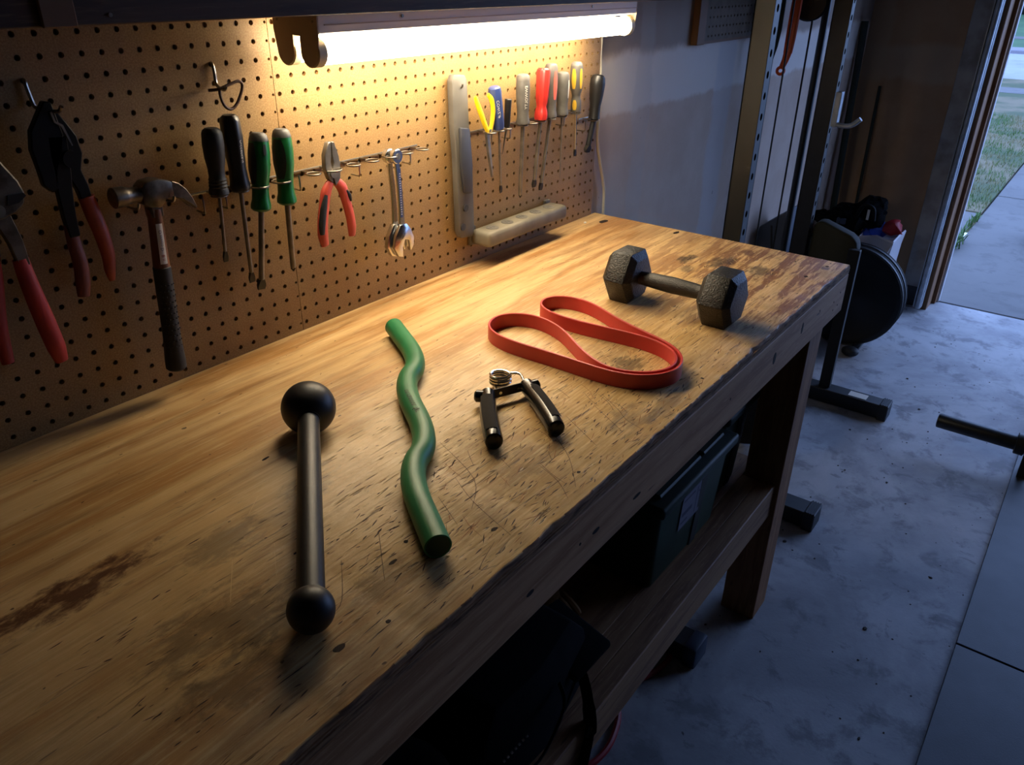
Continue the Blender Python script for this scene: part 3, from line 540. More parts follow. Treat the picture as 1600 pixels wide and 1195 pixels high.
tag(G().tube(lp, .085, 8).build('wire_loop', 'brown_cord', org=(-19.5, -1.3, 52)), 'brown bent wire loop hanging above the black screwdrivers', 'wire')

# ------------------------------------------------------------------ screwdrivers and other handled tools
def V3(p, y=YT): return Vector((p[0], y, p[1]))
def driver(name, label, cat, top, bot, tip, prof, mt, n=20, flute=None, shaft_r=.12, tip_kind='flat', shaft='dull_steel', cap=None, inserts=None, text=None, group='screwdrivers on the pegboard', y=YT, ytip=None, collar=None):
    A, B, T_ = V3(top, y), V3(bot, y), V3(tip, ytip if ytip is not None else y+.25)
    t = thing(name, label, cat, B, group); ln = (B-A).length; ax = (B-A).normalized()
    P = [(q[0]*ln, q[1]*1.12)+tuple(q[2:]) for q in prof]
    def rad(d):
        for (a, ra), (b, rb) in zip([q[:2] for q in P], [q[:2] for q in P][1:]):
            if a <= d <= b: return ra+(rb-ra)*(d-a)/max(b-a, 1e-6)
        return P[-1][1]
    h = G().lathe(A, B, P, n, flute).build('handle', mt, t)
    tc = CAM-A; tc = (tc-ax*tc.dot(ax)).normalized(); w = ax.cross(tc)
    if cap:
        g = G().lathe(A-ax*.01, B, [(0, P[0][1]+.01)]+[(q[0], q[1]+.015) for q in P if 0 < q[0] < cap[1]*ln]+[(cap[1]*ln, rad(cap[1]*ln)+.015)], n); g.build('end_cap', cap[0], t)
    for q in (inserts or []):                        # (material, angle, half width, t0, t1)
        m_, an, hw, t0, t1 = q; g = G(); rows = []; kk = 9
        for i in range(kk):
            tt = (t0+(t1-t0)*i/(kk-1)); e = math.sin(math.pi*min(1, max(0, (i+.6)/(kk+.2))))**.4; r = rad(tt*ln)*(1+(flute[1] if flute else 0))+.02
            rows.append([A+ax*(tt*ln)+(tc*math.cos(an+hw*e*s_)+w*math.sin(an+hw*e*s_))*r for s_ in (-1, -.5, 0, .5, 1)])
        for r in rows: g.v += r
        g.f = [(i*5+j_, i*5+j_+1, (i+1)*5+j_+1, (i+1)*5+j_) for i in range(kk-1) for j_ in range(4)]; g.build('insert', m_, h)
    if text:
        txt, sz, an, t0, tm = text; text_round(G(), txt, sz, A, ax, lambda d: rad(d), an, t0*ln).build('lettering', tm, h, smooth=0)
    if collar: G().lathe(B-ax*.02, T_, collar[1], 16).build('collar', collar[0], t)
    sd = (T_-B).normalized(); sl = (T_-B).length
    if tip_kind == 'flat':
        s_ = G().lathe(B-sd*.2, T_, [(0, shaft_r), (sl-.45, shaft_r)], 14).build('shaft', shaft, t)
        u = sd.cross(Vector((0, 1, 0))).normalized(); v = sd.cross(u); g = G(); r = shaft_r
        rg = lambda d, a, b: [B+sd*d+u*a*i+v*b*j_ for i, j_ in ((-1, -1), (1, -1), (1, 1), (-1, 1))]
        g.ring_stack([rg(sl-.66, r*.8, r*.8), rg(sl-.35, r*1.5, r*.7), rg(sl-.2, r*1.6, r*.5), rg(sl, r*1.45, r*.22)]); g.build('tip', 'dark_steel', s_)
    elif tip_kind == 'point':
        s_ = G().lathe(B-sd*.2, T_, [(0, shaft_r), (sl*.35, shaft_r*.9), (sl*.8, shaft_r*.6), (sl+.2, shaft_r*.15)], 12).build('shaft', shaft, t)
    else:
        s_ = G().lathe(B-sd*.2, T_, [(0, shaft_r), (sl-.2, shaft_r), (sl, shaft_r*.9)], 14).build('shaft', shaft, t)
        G().lathe(B+sd*(sl-.25), T_, [(0, shaft_r*.98), (.08, shaft_r*.9), (.2, shaft_r*.45), (.27, shaft_r*.3)], 8, (4, .25)).build('tip', 'dark_steel', s_)
    return t
blk = [(0, .30), (.03, .43), (.08, .5), (.25, .53), (.45, .5), (.62, .41), (.74, .40), (.78, .45), (.80, .42), (.83, .46), (.85, .43), (.88, .47), (.90, .44), (.93, .48), (1, .5)]
driver('screwdriver', 'leftmost black screwdriver with ribbed neck beside the hammer', 'screwdriver', (-20.95, 50.45), (-21.1, 46.85), (-21.2, 42.75), blk, 'black_rubber', shaft_r=.1, shaft='dull_steel', tip_kind='flat')
driver('screwdriver', 'taller black screwdriver with pale lettering on its handle', 'screwdriver', (-19.72, 51.0), (-19.66, 46.8), (-19.62, 41.0), [(0, .3), (.03, .42), (.08, .48), (.3, .5), (.5, .46), (.7, .42), (.88, .46), (.95, .5), (1, .46)], 'black_plastic', n=24, flute=(6, .04), shaft_r=.125, shaft='dull_steel', text=('Alccentz/0', .3, -.75, .47, 'print_white'))
gr = [(0, .3), (.03, .42), (.09, .49), (.25, .55), (.45, .54), (.6, .46), (.72, .42), (.85, .45), (.92, .52), (.97, .52), (1, .4)]
for x0, x1, xt, zt, lb, tk, an in ((-17.93, -18.45, -19.05, 40.36, 'left of the two green screwdrivers, with wide flat blade', 'flat', -.55), (-16.3, -16.5, -16.45, 40.86, 'right of the two green screwdrivers, beside the red pliers', 'phillips', .35)):
    driver('screwdriver', lb, 'screwdriver', (x0, 49.78), (x1, 45.3), (xt, zt), gr, 'green_plastic', n=24, flute=(6, .03), shaft_r=.175, tip_kind=tk, shaft='dull_steel', cap=('grey_plastic', .1), inserts=[('black_rubber', .85 if an < 0 else .5, .6 if an < 0 else .75, .12, .64), ('ink_black', an, .16, .13, .27)])
st = [(0, .3), (.02, .42), (.07, .5), (.3, .53), (.55, .5), (.75, .44), (.88, .46), (.96, .52), (1, .5)]
driver('screwdriver', 'short navy blue screwdriver with white lettering beside the yellow pliers', 'screwdriver', (4.35, 50.25), (4.98, 47.0), (5.62, 41.65), [(0, .3), (.03, .42), (.1, .46), (.9, .42), (1, .38)], 'navy_plastic', flute=(8, .03), n=24, shaft_r=.1, text=('COWZ.IF', .34, -.35, .5, 'print_white'))
driver('nail_punch', 'slim dark steel punch between the navy and the big grey screwdriver', 'punch', (6.2, 49.15), (6.02, 46.95), (5.78, 44.8), [(0, .22), (.03, .26), (.5, .24), (.93, .22), (1, .18)], 'dark_steel', n=12, shaft_r=.1, tip_kind='point', group='small tools on the pegboard')
driver('screwdriver', 'large grey screwdriver with white lettering left of the red one', 'screwdriver', (8.15, 50.85), (8.25, 46.98), (8.36, 40.7), st, 'grey_plastic', n=24, flute=(6, .025), shaft_r=.17, tip_kind='phillips', cap=('grey_soft', .12), text=('EWWOLTY', .36, -.55, .45, 'print_white'))
driver('screwdriver', 'clear red fluted screwdriver in the middle of the right row', 'screwdriver', (11.05, 51.1), (10.82, 46.98), (10.42, 41.2), [(0, .34), (.03, .46), (.08, .5), (.55, .47), (.66, .42), (.74, .36), (.82, .44), (.92, .5), (1, .46)], 'red_plastic', n=36, flute=(9, .06), shaft_r=.16)
driver('screwdriver', 'grey screwdriver with a red side insert behind the red one', 'screwdriver', (12.35, 51.35), (12.42, 47.0), (11.6, 40.7), st, 'grey_plastic', n=24, shaft_r=.15, inserts=[('pink_insert', -.75, .35, .13, .66)], y=YT+.1)
driver('screwdriver', 'grey screwdriver with a thin white insert between red and yellow ones', 'screwdriver', (14.05, 50.55), (14.12, 47.0), (14.6, 41.3), st, 'grey_plastic', n=24, shaft_r=.1, tip_kind='point', inserts=[('white_plastic', -1.1, .16, .18, .6)])
driver('screwdriver', 'yellow and black screwdriver near the right end of the row', 'screwdriver', (16.2, 51.2), (16.4, 47.0), (17.0, 42.9), [(0, .3), (.03, .42), (.1, .5), (.35, .53), (.52, .5), (.64, .36), (.7, .34), (.78, .42), (.95, .43), (1, .4)], 'grey_plastic', n=24, shaft_r=.11, cap=('grey_soft', .07), inserts=[('ochre_insert', .42, .36, .12, .52), ('ochre_insert', -.8, .3, .12, .52), ('ochre_insert', .3, .4, .75, .95)], shaft='chrome')
driver('wood_file', 'dark round handled file at the right end of the pegboard', 'file', (19.98, 49.85), (19.65, 45.98), (19.1, 42.9), [(0, .3), (.02, .46), (.08, .6), (.22, .64), (.45, .58), (.7, .46), (.9, .46), (1, .5)], 'black_plastic', n=24, shaft_r=.26, tip_kind='flat', shaft='black_steel', group='small tools on the pegboard')

# ------------------------------------------------------------------ pliers, snips, hammer, wrenches
def bar(g, pts, wid, y0, y1):                        # flat bar in the wall plane following pts with widths
    pts = [Vector((p[0], 0, p[1])) for p in pts]; n = len(pts); L_, R_ = [], []
    for i, p in enumerate(pts):
        d = (pts[min(i+1, n-1)]-pts[max(i-1, 0)]).normalized(); s_ = Vector((-d.z, 0, d.x)); w = wid[i]/2 if isinstance(wid, (list, tuple)) else wid/2
        L_.append((p.x+s_.x*w, p.z+s_.z*w)); R_.append((p.x-s_.x*w, p.z-s_.z*w))
    rings = [[(l[0], y0, l[1]), (r[0], y0, r[1]), (r[0], y1, r[1]), (l[0], y1, l[1])] for l, r in zip(L_, R_)]
    return g.ring_stack(rings)
def grip(pts, wid, y, m, t, name='grip', sx=.62, n=14):
    p = cr([(a, y, b) for a, b in pts], 4); k = len(pts)-1
    W_ = [0]*len(p)
    for i in range(len(p)): q = i/(len(p)-1)*k; j_ = min(int(q), k-1); W_[i] = (wid[j_]+(wid[j_+1]-wid[j_])*(q-j_))/2
    return G().tube(p, W_, n, sx=sx, up=(1, 0, 0)).build(name, m, t)
# black snips with orange handles
t = thing('tin_snips', 'black metal snips with orange handles hanging at far left', 'snips', (-29.3, -1.2, 48), 'hand tools on the pegboard')
g = G(); bar(g, [(-29.36, 52.75), (-29.5, 52.2), (-29.7, 51.4), (-29.9, 50.6), (-30.05, 49.8), (-30.1, 49.1), (-29.95, 48.75)], [.35, .8, 1.45, 1.4, .9, .7, .35], -1.75, -1.35); g.build('jaw', 'blackened_steel', t, bevel=.06)
g = G(); bar(g, [(-29.2, 52.3), (-28.95, 51.5), (-28.7, 50.9), (-28.6, 50.2), (-28.75, 49.4), (-28.5, 48.6), (-28.42, 47.9)], [.5, .9, 1.0, .95, .75, .62, .55], -1.35, -.95); g.build('jaw', 'blackened_steel', t, bevel=.06)
g = G(); bar(g, [(-29.3, 51.2), (-29.4, 50.3), (-29.45, 49.5), (-29.55, 48.6), (-29.62, 47.4), (-29.6, 46.4)], [.9, .9, .8, .7, .6, .5], -1.75, -1.35); g.build('arm', 'blackened_steel', t, bevel=.05)
G().cyl((-28.95, -1.9, 50.1), (-28.95, -.9, 50.1), .42, 18).build('pivot', 'blackened_steel', t); G().cyl((-28.75, -1.42, 49.7), (-28.75, -1.3, 49.7), .12, 10).build('rivet', 'dull_steel', t)
g = G(); bar(g, [(-29.35, 52.3), (-29.28, 51.85), (-29.0, 51.65), (-28.85, 51.1), (-28.75, 50.7)], [.1, .1, .12, .1, .06], -1.82, -1.74); g.build('latch_wire', 'dull_steel', t)
grip([(-29.62, 47.0), (-29.66, 46.0), (-29.6, 45.0), (-29.72, 44.0), (-29.85, 43.3)], [.66, .68, .74, .76, .6], -1.5, 'brown_grip', t)
grip([(-28.42, 48.1), (-28.28, 47.2), (-28.1, 46.1), (-28.02, 45.0), (-28.1, 44.2), (-28.12, 43.6)], [.82, .84, .8, .72, .6, .3], -1.25, 'orange_grip', t)
# big pliers at the left edge
t = thing('slip_joint_pliers', 'grey pliers with long red grips cut off by the left edge', 'pliers', (-32.3, -1.5, 45), 'hand tools on the pegboard')
g = G(); g.wallprism([(-33.4, 52.2), (-32.5, 51.4), (-31.95, 50.3), (-31.55, 49.55), (-31.4, 48.95), (-31.55, 48.5), (-31.95, 48.2), (-32.5, 48.0), (-33.2, 47.9), (-33.9, 49.5)], -1.9, -1.3); g.build('jaw', 'hammer_steel', t, bevel=.08)
g = G(); g.wallprism([(-32.2, 49.0), (-31.5, 49.0), (-31.42, 48.86), (-31.8, 48.6), (-32.3, 48.55)], -1.96, -1.88); g.build('teeth', 'dark_steel', t)
g = G(); bar(g, [(-33.0, 48.9), (-32.55, 47.9), (-32.3, 46.8), (-32.2, 45.6)], [.9, .75, .62, .5], -1.75, -1.35); g.build('arm', 'hammer_steel', t, bevel=.04)
g = G(); bar(g, [(-33.1, 48.5), (-33.2, 47.0), (-33.25, 46.2)], [.9, .7, .6], -1.35, -1.0); g.build('arm', 'hammer_steel', t, bevel=.04)
G().cyl((-32.75, -2.0, 48.4), (-32.75, -1.0, 48.4), .3, 16).build('pivot', 'dull_steel', t)
grip([(-32.27, 45.95), (-32.22, 45.0), (-32.1, 43.8), (-31.95, 42.5), (-31.8, 41.2), (-31.72, 40.35)], [.74, .82, .9, .96, .92, .62], -1.55, 'red_grip', t)
grip([(-33.25, 46.6), (-33.5, 45.0), (-33.9, 43.0), (-34.0, 41.0)], [.68, .75, .8, .6], -1.2, 'red_grip', t)
peg_hook([(-32.93, .2, 51.5), (-32.93, -.12, 51.52), (-32.93, -.2, 51.0), (-32.93, -.6, 49.7), (-32.9, -2.2, 49.6), (-32.9, -2.5, 49.9)], 'steel peg hook holding the red gripped pliers at the left edge')
# claw hammer
t = thing('claw_hammer', 'steel claw hammer with black rubber grip hanging from a wire hook', 'hammer', (-25.4, -1.6, 42), 'hand tools on the pegboard')
yh = -1.6
h = G().lathe((-27.35, yh, 47.85), (-25.2, yh, 47.75), [(0, .44), (.06, .53), (.62, .53), (.72, .48), (1.0, .4), (1.35, .4), (1.6, .44)], 20).build('head', 'hammer_steel', t)
g = G(); sec = [(-25.95, 47.75, .44, .42), (-25.6, 47.75, .68, .46), (-25.0, 47.72, .74, .46), (-24.65, 47.86, .52, .44), (-24.2, 47.8, .4, .48)]
rings = [[(x, yh-b, z-a), (x, yh+b, z-a), (x, yh+b, z+a), (x, yh-b, z+a)] for x, z, a, b in sec]; g.ring_stack(rings); g.build('cheek', 'hammer_steel', t, bevel=.08, seg=2)
for s_ in (-1, 1):
    g = G(); path = [(-24.4, 47.82), (-24.0, 47.7), (-23.6, 47.42), (-23.25, 47.0), (-23.0, 46.55)]; hw = [.4, .34, .26, .16, .05]; rings = []
    for (x, z), a in zip(path, hw): yi = yh+s_*.07; yo = yh+s_*.46; rings.append([(x-a*.5, yi, z-a), (x-a*.5, yo, z-a), (x+a*.5, yo, z+a), (x+a*.5, yi, z+a)])
    g.ring_stack(rings).build('claw', 'hammer_steel', t, bevel=.03)
G().box(-25.6, -24.9, yh-.36, yh+.36, 46.45, 47.3).build('eye', 'hammer_steel', t, bevel=.08)
G().lathe((-25.25, yh, 46.9), (-25.5, yh, 43.4), [(0, .4), (.3, .42), (.5, .38), (2, .41), (3.55, .45)], 20).build('neck', 'hammer_wood', t)
A, B = Vector((-25.47, yh, 43.75)), Vector((-25.82, yh, 37.6)); ln = (B-A).length
hg = G().lathe(A, B, [(0, .42), (.05, .47), (1.6, .49), (3, .47), (4.3, .49), (ln-.5, .57), (ln-.1, .57), (ln, .48)], 24).build('rubber_grip', 'black_rubber', t)
g = G(); ax = (B-A).normalized(); tc = (CAM-A); tc = (tc-ax*tc.dot(ax)).normalized(); w = ax.cross(tc)
for i in range(13):
    for k_ in range(5):
        th = -1.35+.42*k_+.21*(i % 2); c = A+ax*(1.0+.33*i)+(tc*math.cos(th)+w*math.sin(th))*.495; g.sphere(c, .05, 6, 4)
o = g.build('grip_bumps', 'black_rubber', hg); o['kind'] = 'stuff'
g = G(); A2 = Vector((-25.3, yh, 46.2)); ax2 = (Vector((-25.47, yh, 43.9))-A2).normalized(); rows = []
tc2 = (CAM-A2); tc2 = (tc2-ax2*tc2.dot(ax2)).normalized(); w2 = ax2.cross(tc2)
for i in range(2): rows.append([A2+ax2*(.05+2.2*i)+(tc2*math.cos(th)+w2*math.sin(th))*(.405+.04*i) for th in (-.85, -.55, -.25, .05)])
for r in rows: g.v += r
g.f = [(k_, k_+1, 5+k_, 4+k_) for k_ in range(3)]; lab = g.build('sticker', 'paper_label', t)
text_round(G(), 'O nnnoo D', .24, A2, ax2, lambda d: .41+.04*d/2.2, -.4, .95).build('print', 'print_grey', lab, smooth=0); text_round(G(), 'B n', .26, A2, ax2, lambda d: .41+.04*d/2.2, -.4, 1.9).build('print', 'print_red', lab, smooth=0)
for x, lb in ((-26.43, 'left wire prong holding up the hammer head'), (-24.43, 'right wire prong holding up the hammer claw')):
    peg_hook([(x, .2, 47.5), (x, -.15, 47.5), (x, -.3, 47.3), (x-.05, -1.0, 47.22), (x-.1, -2.3, 47.25), (x-.05, -2.5, 47.55)], lb, .07)
# red handled pliers
t = thing('combination_pliers', 'combination pliers with red grips held in a wire ring', 'pliers', (-12.6, YT, 45), 'hand tools on the pegboard')
g = G(); g.wallprism([(-12.72, 48.55), (-12.95, 48.5), (-13.3, 47.75), (-13.35, 46.9), (-13.1, 46.2), (-12.8, 45.9), (-12.8, 46.9), (-12.86, 47.3), (-12.78, 47.6)], YT-.2, YT+.2); g.build('jaw', 'dull_steel', t, bevel=.04)
g = G(); g.wallprism([(-12.68, 48.55), (-12.45, 48.5), (-12.15, 47.6), (-12.08, 46.8), (-12.2, 46.1), (-12.6, 45.7), (-12.78, 46.3), (-12.76, 46.9), (-12.62, 47.2), (-12.7, 47.6)], YT-.2, YT+.2); g.build('jaw', 'dull_steel', t, bevel=.04)
G().cyl((-12.72, YT-.28, 46.55), (-12.72, YT+.28, 46.55), .3, 18).build('pivot', 'dull_steel', t)
hgl = grip([(-12.9, 46.0), (-13.35, 45.4), (-13.6, 44.6), (-13.85, 43.6), (-13.95, 42.7), (-13.85, 41.95)], [.55, .8, .78, .8, .8, .58], YT, 'red_plier', t)
hgr = grip([(-12.5, 46.0), (-12.0, 45.5), (-11.75, 44.7), (-11.5, 43.6), (-11.4, 42.7), (-11.45, 42.05)], [.55, .8, .74, .7, .7, .52], YT, 'red_plier', t)
grip([(-13.52, 45.3), (-13.82, 44.5), (-14.08, 43.5), (-14.15, 42.8)], [.25, .5, .52, .35], YT-.2, 'black_rubber', hgl, 'soft_insert')
grip([(-11.78, 45.3), (-11.55, 44.9), (-11.45, 44.5)], [.15, .3, .15], YT-.2, 'black_rubber', hgr, 'soft_insert')
# two chrome wrenches
def wrench(dx, y, label):
    t = thing('wrench', label, 'wrench', (-7.1+dx, y, 43), 'chrome wrenches on the pegboard')
    g = G(); bar(g, [(-7.15+dx, 46.4), (-7.0+dx, 44.5), (-6.95+dx, 43), (-6.98+dx, 41.6)], [.42, .44, .46, .56], y-.1, y+.1); g.build('shank', 'chrome', t, bevel=.04)
    G().cyl((-7.2+dx, y-.22, 46.75), (-7.2+dx, y+.22, 46.75), .5, 24).build('ratchet_ring', 'chrome', t, bevel=.05)
    G().cyl((-7.2+dx, y-.26, 46.75), (-7.2+dx, y-.2, 46.75), .22, 16).build('hub', 'dull_steel', t)
    jx = -7.0+dx; g = G(); g.wallprism([(jx+(a+7.0)*1.35, 41.9+(b-41.8)*1.12) for a, b in [(-7.2, 41.8), (-7.6, 41.1), (-7.75, 40.4), (-7.45, 39.75), (-7.1, 39.6), (-7.1, 40.3), (-6.9, 40.75), (-6.6, 40.65), (-6.5, 39.85), (-6.25, 40.2), (-6.2, 40.75), (-6.45, 41.4), (-6.75, 41.8)]], y-.2, y+.2); g.build('jaw', 'chrome', t, bevel=.06, seg=2)
    if dx < 0: return
    s_ = G().box(-7.12+dx, -6.9+dx, y-.112, y-.1, 42.4, 45.9).build('etched_strip', 'navy_plastic', t)
    g = G()
    for i in range(18): g.box(-7.06+dx, -6.97+dx, y-.116, y-.111, 42.6+.17*i, 42.66+.17*i)
    g.build('etched_marks', 'print_white', s_)
wrench(.12, YT-.25, 'front chrome wrench with marked shank hanging in the ring holder'); wrench(-.12, YT+.2, 'rear chrome wrench half hidden behind the marked one')
# yellow pliers
t = thing('needle_pliers', 'small pliers with bright yellow handles', 'pliers', (3.6, YT, 47), 'hand tools on the pegboard')
grip([(3.45, 49.75), (3.9, 49.3), (4.1, 48.5), (3.95, 47.6), (3.7, 46.95)], [.3, .5, .5, .46, .4], YT-.1, 'yellow_plastic', t); grip([(1.95, 49.75), (2.2, 49.2), (2.7, 48.3), (3.2, 47.4), (3.5, 46.95)], [.3, .46, .5, .46, .4], YT-.05, 'yellow_plastic', t)
g = G(); bar(g, [(3.45, 47.0), (3.62, 45.8), (3.9, 44.3), (4.1, 43.25)], [.4, .36, .22, .05], YT-.12, YT+.12); g.build('jaw', 'dull_steel', t, bevel=.03); G().cyl((3.62, YT-.25, 47.05), (3.62, YT+.2, 47.05), .12, 10).build('pivot', 'dull_steel', t)
# grey flat tool with a dark middle, left of the yellow pliers
t = thing('flat_scraper', 'long grey flat tool with dark middle left of the yellow pliers', 'hand tool', (1.2, -.6, 45), 'hand tools on the pegboard')
g = G(); g.wallprism([(.0, 51.0), (.25, 51.4), (1.5, 51.3), (1.75, 50.9), (1.95, 47.6), (2.3, 45), (2.45, 39.2), (2.2, 38.6), (.75, 38.8), (.5, 39.4), (.35, 45), (.1, 47.8)], -.85, -.3); b_ = g.build('blade', 'worn_grey', t, bevel=.1, seg=2)
g = G(); g.wallprism([(.6, 47.6), (1.7, 47.4), (2.0, 44.5), (1.9, 42.3), (.95, 42.5), (.65, 44.6)], -1.15, -.84); g.build('grip_plate', 'slate_part', t, bevel=.12, seg=2)
G().cyl((1.3, -.95, 41.2), (1.3, -.84, 41.2), .28, 14).build('knob', 'socket_dark', t); G().cyl((.95, -.93, 39.7), (.95, -.84, 39.7), .3, 14).build('knob', 'socket_dark', t)
peg_hook([(1.0, .2, 50.5), (1.0, -.2, 50.5), (1.0, -.9, 50.45), (1.0, -1.0, 50.7)], 'small steel peg hook through the top of the grey flat tool', .07)
# beige strip mounted low
t = thing('outlet_strip', 'beige oblong strip mounted low on the pegboard above the bench', 'strip', (8.5, -1.4, 38.5))
G().box(2.6, 14.4, -2.3, -.25, 37.7, 39.0).build('body', 'beige_plastic', t, bevel=.35, seg=3)
for i in range(5): 
    x = 4.2+2.1*i; o = G().cyl((x, -1.35, 38.98), (x, -1.35, 39.03), .55, 16).build('outlet', 'worn_grey', t)
    for dx in (-.16, .16): G().box(x+dx-.03, x+dx+.03, -1.5, -1.2, 39.02, 39.04).build('slot', 'socket_dark', o)
for x in (2.9, 14.0): G().box(x-.4, x+.4, -.3, -.02, 37.6, 39.2).build('bracket', 'worn_grey', t, bevel=.05)

# ------------------------------------------------------------------ under the bench
def tote(x0, x1, y0, y1, z0, h, label, lab=False):
    t = thing('storage_tote', label, 'storage tote', ((x0+x1)/2, (y0+y1)/2, z0), 'green totes on the lower shelf')
    g = G(); k = .45
    rg = lambda z, e: [(x0+e, y0+e, z), (x1-e, y0+e, z), (x1-e, y1-e, z), (x0+e, y1-e, z)]
    g.ring_stack([rg(z0, k), rg(z0+h-.9, 0)]); g.build('body', 'tote_green', t, bevel=.5, seg=3)
    xm = x0+(x1-x0)*.62
    for xa in (xm, ): 
        G().obox((xa, y0+.28, z0+h*.45), (.55, 0, 0), (0, .16, .012), (0, -k/h*h*.45, h*.42)).build('recess', 'socket_dark', t, bevel=.05)
    l = G().box(x0-.5, x1+.5, y0-.5, y1+.5, z0+h-.95, z0+h).build('lid', 'tote_lid', t, bevel=.28, seg=3)
    G().box(x0+.6, xm-.2, y0+.4, y1-.4, z0+h-.05, z0+h+.25).build('lid_panel', 'tote_lid', l, bevel=.12)
    G().box(xm+.2, x1-.6, y0+.4, y1-.4, z0+h-.05, z0+h+.25).build('lid_panel', 'tote_lid', l, bevel=.12)
    if lab:
        X0 = x0+3.9; s_ = G().add([(X0, y0+.12, z0+h-4.8), (X0+3.6, y0+.12, z0+h-4.8), (X0+3.6, y0-.03, z0+h-1.6), (X0, y0-.03, z0+h-1.6)], [(0, 1, 2, 3)]).build('sticker', 'label_lilac', t, smooth=0)
        g = G()
        for i, (a, b, c, d) in enumerate([(.2, 2.2, -2.2, -2.0), (.2, 2.0, -3.6, -3.2), (.2, 1.4, -4.3, -4.1), (2.6, 2.75, -4.4, -1.9), (2.9, 3.5, -2.6, -2.45)]):
            yy = lambda q: y0+.12-.15*((q+4.8)/3.2)-.015
            g.add([(X0+a, yy(c), z0+h+c), (X0+b, yy(c), z0+h+c), (X0+b, yy(d), z0+h+d), (X0+a, yy(d), z0+h+d)], [(0, 1, 2, 3)])
        g.build('print', 'label_dark', s_, smooth=0)
tote(-4.4, 8.0, -23.3, -6, 16.45, 8.6, 'dark green lidded tote with lilac sticker under the bench', True)
tote(9.4, 15.2, -22.2, -6, 16.45, 9.3, 'dark green lidded tote deeper under the bench by the leg')
t = thing('tool_bag', 'black soft tool bag slumped on the lower shelf', 'bag', (-21, -17, 16.45))
rg = lambda z, e, s_: [(-26-e+s_, -24.2-e*.3), (-20, -24.6-e*.4), (-14.2+e, -23.6-e*.2), (-13.8+e, -16), (-14.2+e, -10), (-21, -9.6), (-26-e, -10), (-26.3-e, -16)]
g = G(); g.ring_stack([[(x, y, 16.45) for x, y in rg(0, -.6, 0)], [(x, y, 17.2) for x, y in rg(0, .1, 0)], [(x, y, 19.5) for x, y in rg(0, .2, .2)], [(x, y, 22.0+.5*math.sin(x)) for x, y in rg(0, -.3, .3)], [(x, y, 22.8+.4*math.sin(y)) for x, y in rg(0, -1.6, .5)]]); g.build('body', 'bag_black', t, bevel=.25, seg=2)
g = G(); q4 = [(-13.2, -20.6, 21.6), (-13.5, -25.0, 20.6), (-17.2, -24.7, 20.2), (-17.4, -20.2, 21.9)]; g.ring_stack([[(x, y, z-.5) for x, y, z in q4], q4]); g.build('flap', 'bag_black', t, bevel=.22, seg=3)
G().tube(cr([(-25.6, -24.4, 21.5), (-25, -25.6, 21.0), (-23, -26, 20.0), (-20, -25.6, 21.0), (-19, -24.6, 21.5)]), .2, 8, sx=.4).build('handle', 'bag_black', t)
g = G()
for i in range(7): g.sphere((-24.5+.35*i, -24.75, 20.6-.02*i), .09, 6, 4)
o = g.build('zip_teeth', 'metal_bits', t); o['kind'] = 'stuff'
t = thing('hanging_strap', 'black strap with buckle hanging over the shelf rail', 'strap', (-17.5, -25.7, 16))
g = G(); pts = cr([(-14.9, -22.5, 20.6), (-15.6, -24.3, 18.6), (-16.5, -25.45, 16.9), (-17.0, -25.75, 15.6), (-17.6, -25.8, 13.5), (-18.0, -25.8, 11.2)], 5); g.tube(pts, [.42]*9+[.5]*5+[.36]*(len(pts)-14), 10, sx=.25, up=(0, -1, 0)); g.build('webbing', 'strap_black', t)
G().obox((-16.75, -25.72, 16.3), (.55, 0, 0), (0, .14, 0), (0, 0, .42)).build('buckle', 'strap_black', t, bevel=.1, seg=2); G().box(-17.0, -16.5, -25.9, -25.84, 16.35, 16.45).build('buckle_pin', 'dull_steel', t)
t = thing('work_glove', 'tan work glove lying beside the black bag', 'glove', (-10.5, -17.2, 16.45))
G().sphere((-10.6, -17.0, 17.9), 1.5, 16, 10, (1.1, 1.35, .95)).build('palm', 'glove_tan', t)
for i in range(4): G().tube(cr([(-11.0+.5*i, -18.0, 18.0), (-11.5+.6*i, -19.3, 17.8), (-11.7+.7*i, -20.2, 17.0)], 3), [.42, .42, .4, .4, .38, .36, .28], 10).build('finger', 'glove_tan', t)
G().tube(cr([(-9.6, -17.0, 18.2), (-8.8, -18.0, 17.9), (-8.6, -18.8, 17.2)], 3), [.45, .45, .42, .4, .38, .36, .28], 10).build('thumb', 'glove_tan', t)
G().tube(cr([(-10.5, -15.8, 17.6), (-10.2, -14.0, 17.5), (-10.0, -12.8, 17.4)], 3), [1.1, 1.1, 1.1, 1.1, 1.15, 1.2, 1.25], 14, sx=.7).build('cuff', 'glove_tan', t)
g = G().lathe((-29.6, -21.5, 16.45), (-29.6, -21.5, 30), [(0, 2.2), (.3, 2.5), (3.2, 2.9), (4.4, 2.95), (4.6, 3.1), (4.9, 3.1), (5.0, 2.9), (4.7, 2.7), (1, 2.4)], 28); tag(g.build('plastic_tub', 'tub_grey', org=(-29.6, -21.5, 16.45)), 'blue-grey plastic tub at the near end of the lower shelf', 'tub')
tag(G().tube(cr([(-12, -14, .3), (-9.5, -20.5, .3), (-6.9, -21.9, .3), (-3.4, -21.3, .3), (0, -19.5, .3), (2.6, -20.9, .3), (5.6, -21.6, .3), (6.6, -20.6, .3), (5, -17, .3), (0, -15, .3)]), .28, 8).build('red_hose', 'cord_red', org=(0, -19, 0)), 'red hose curled on the floor under the bench', 'hose')

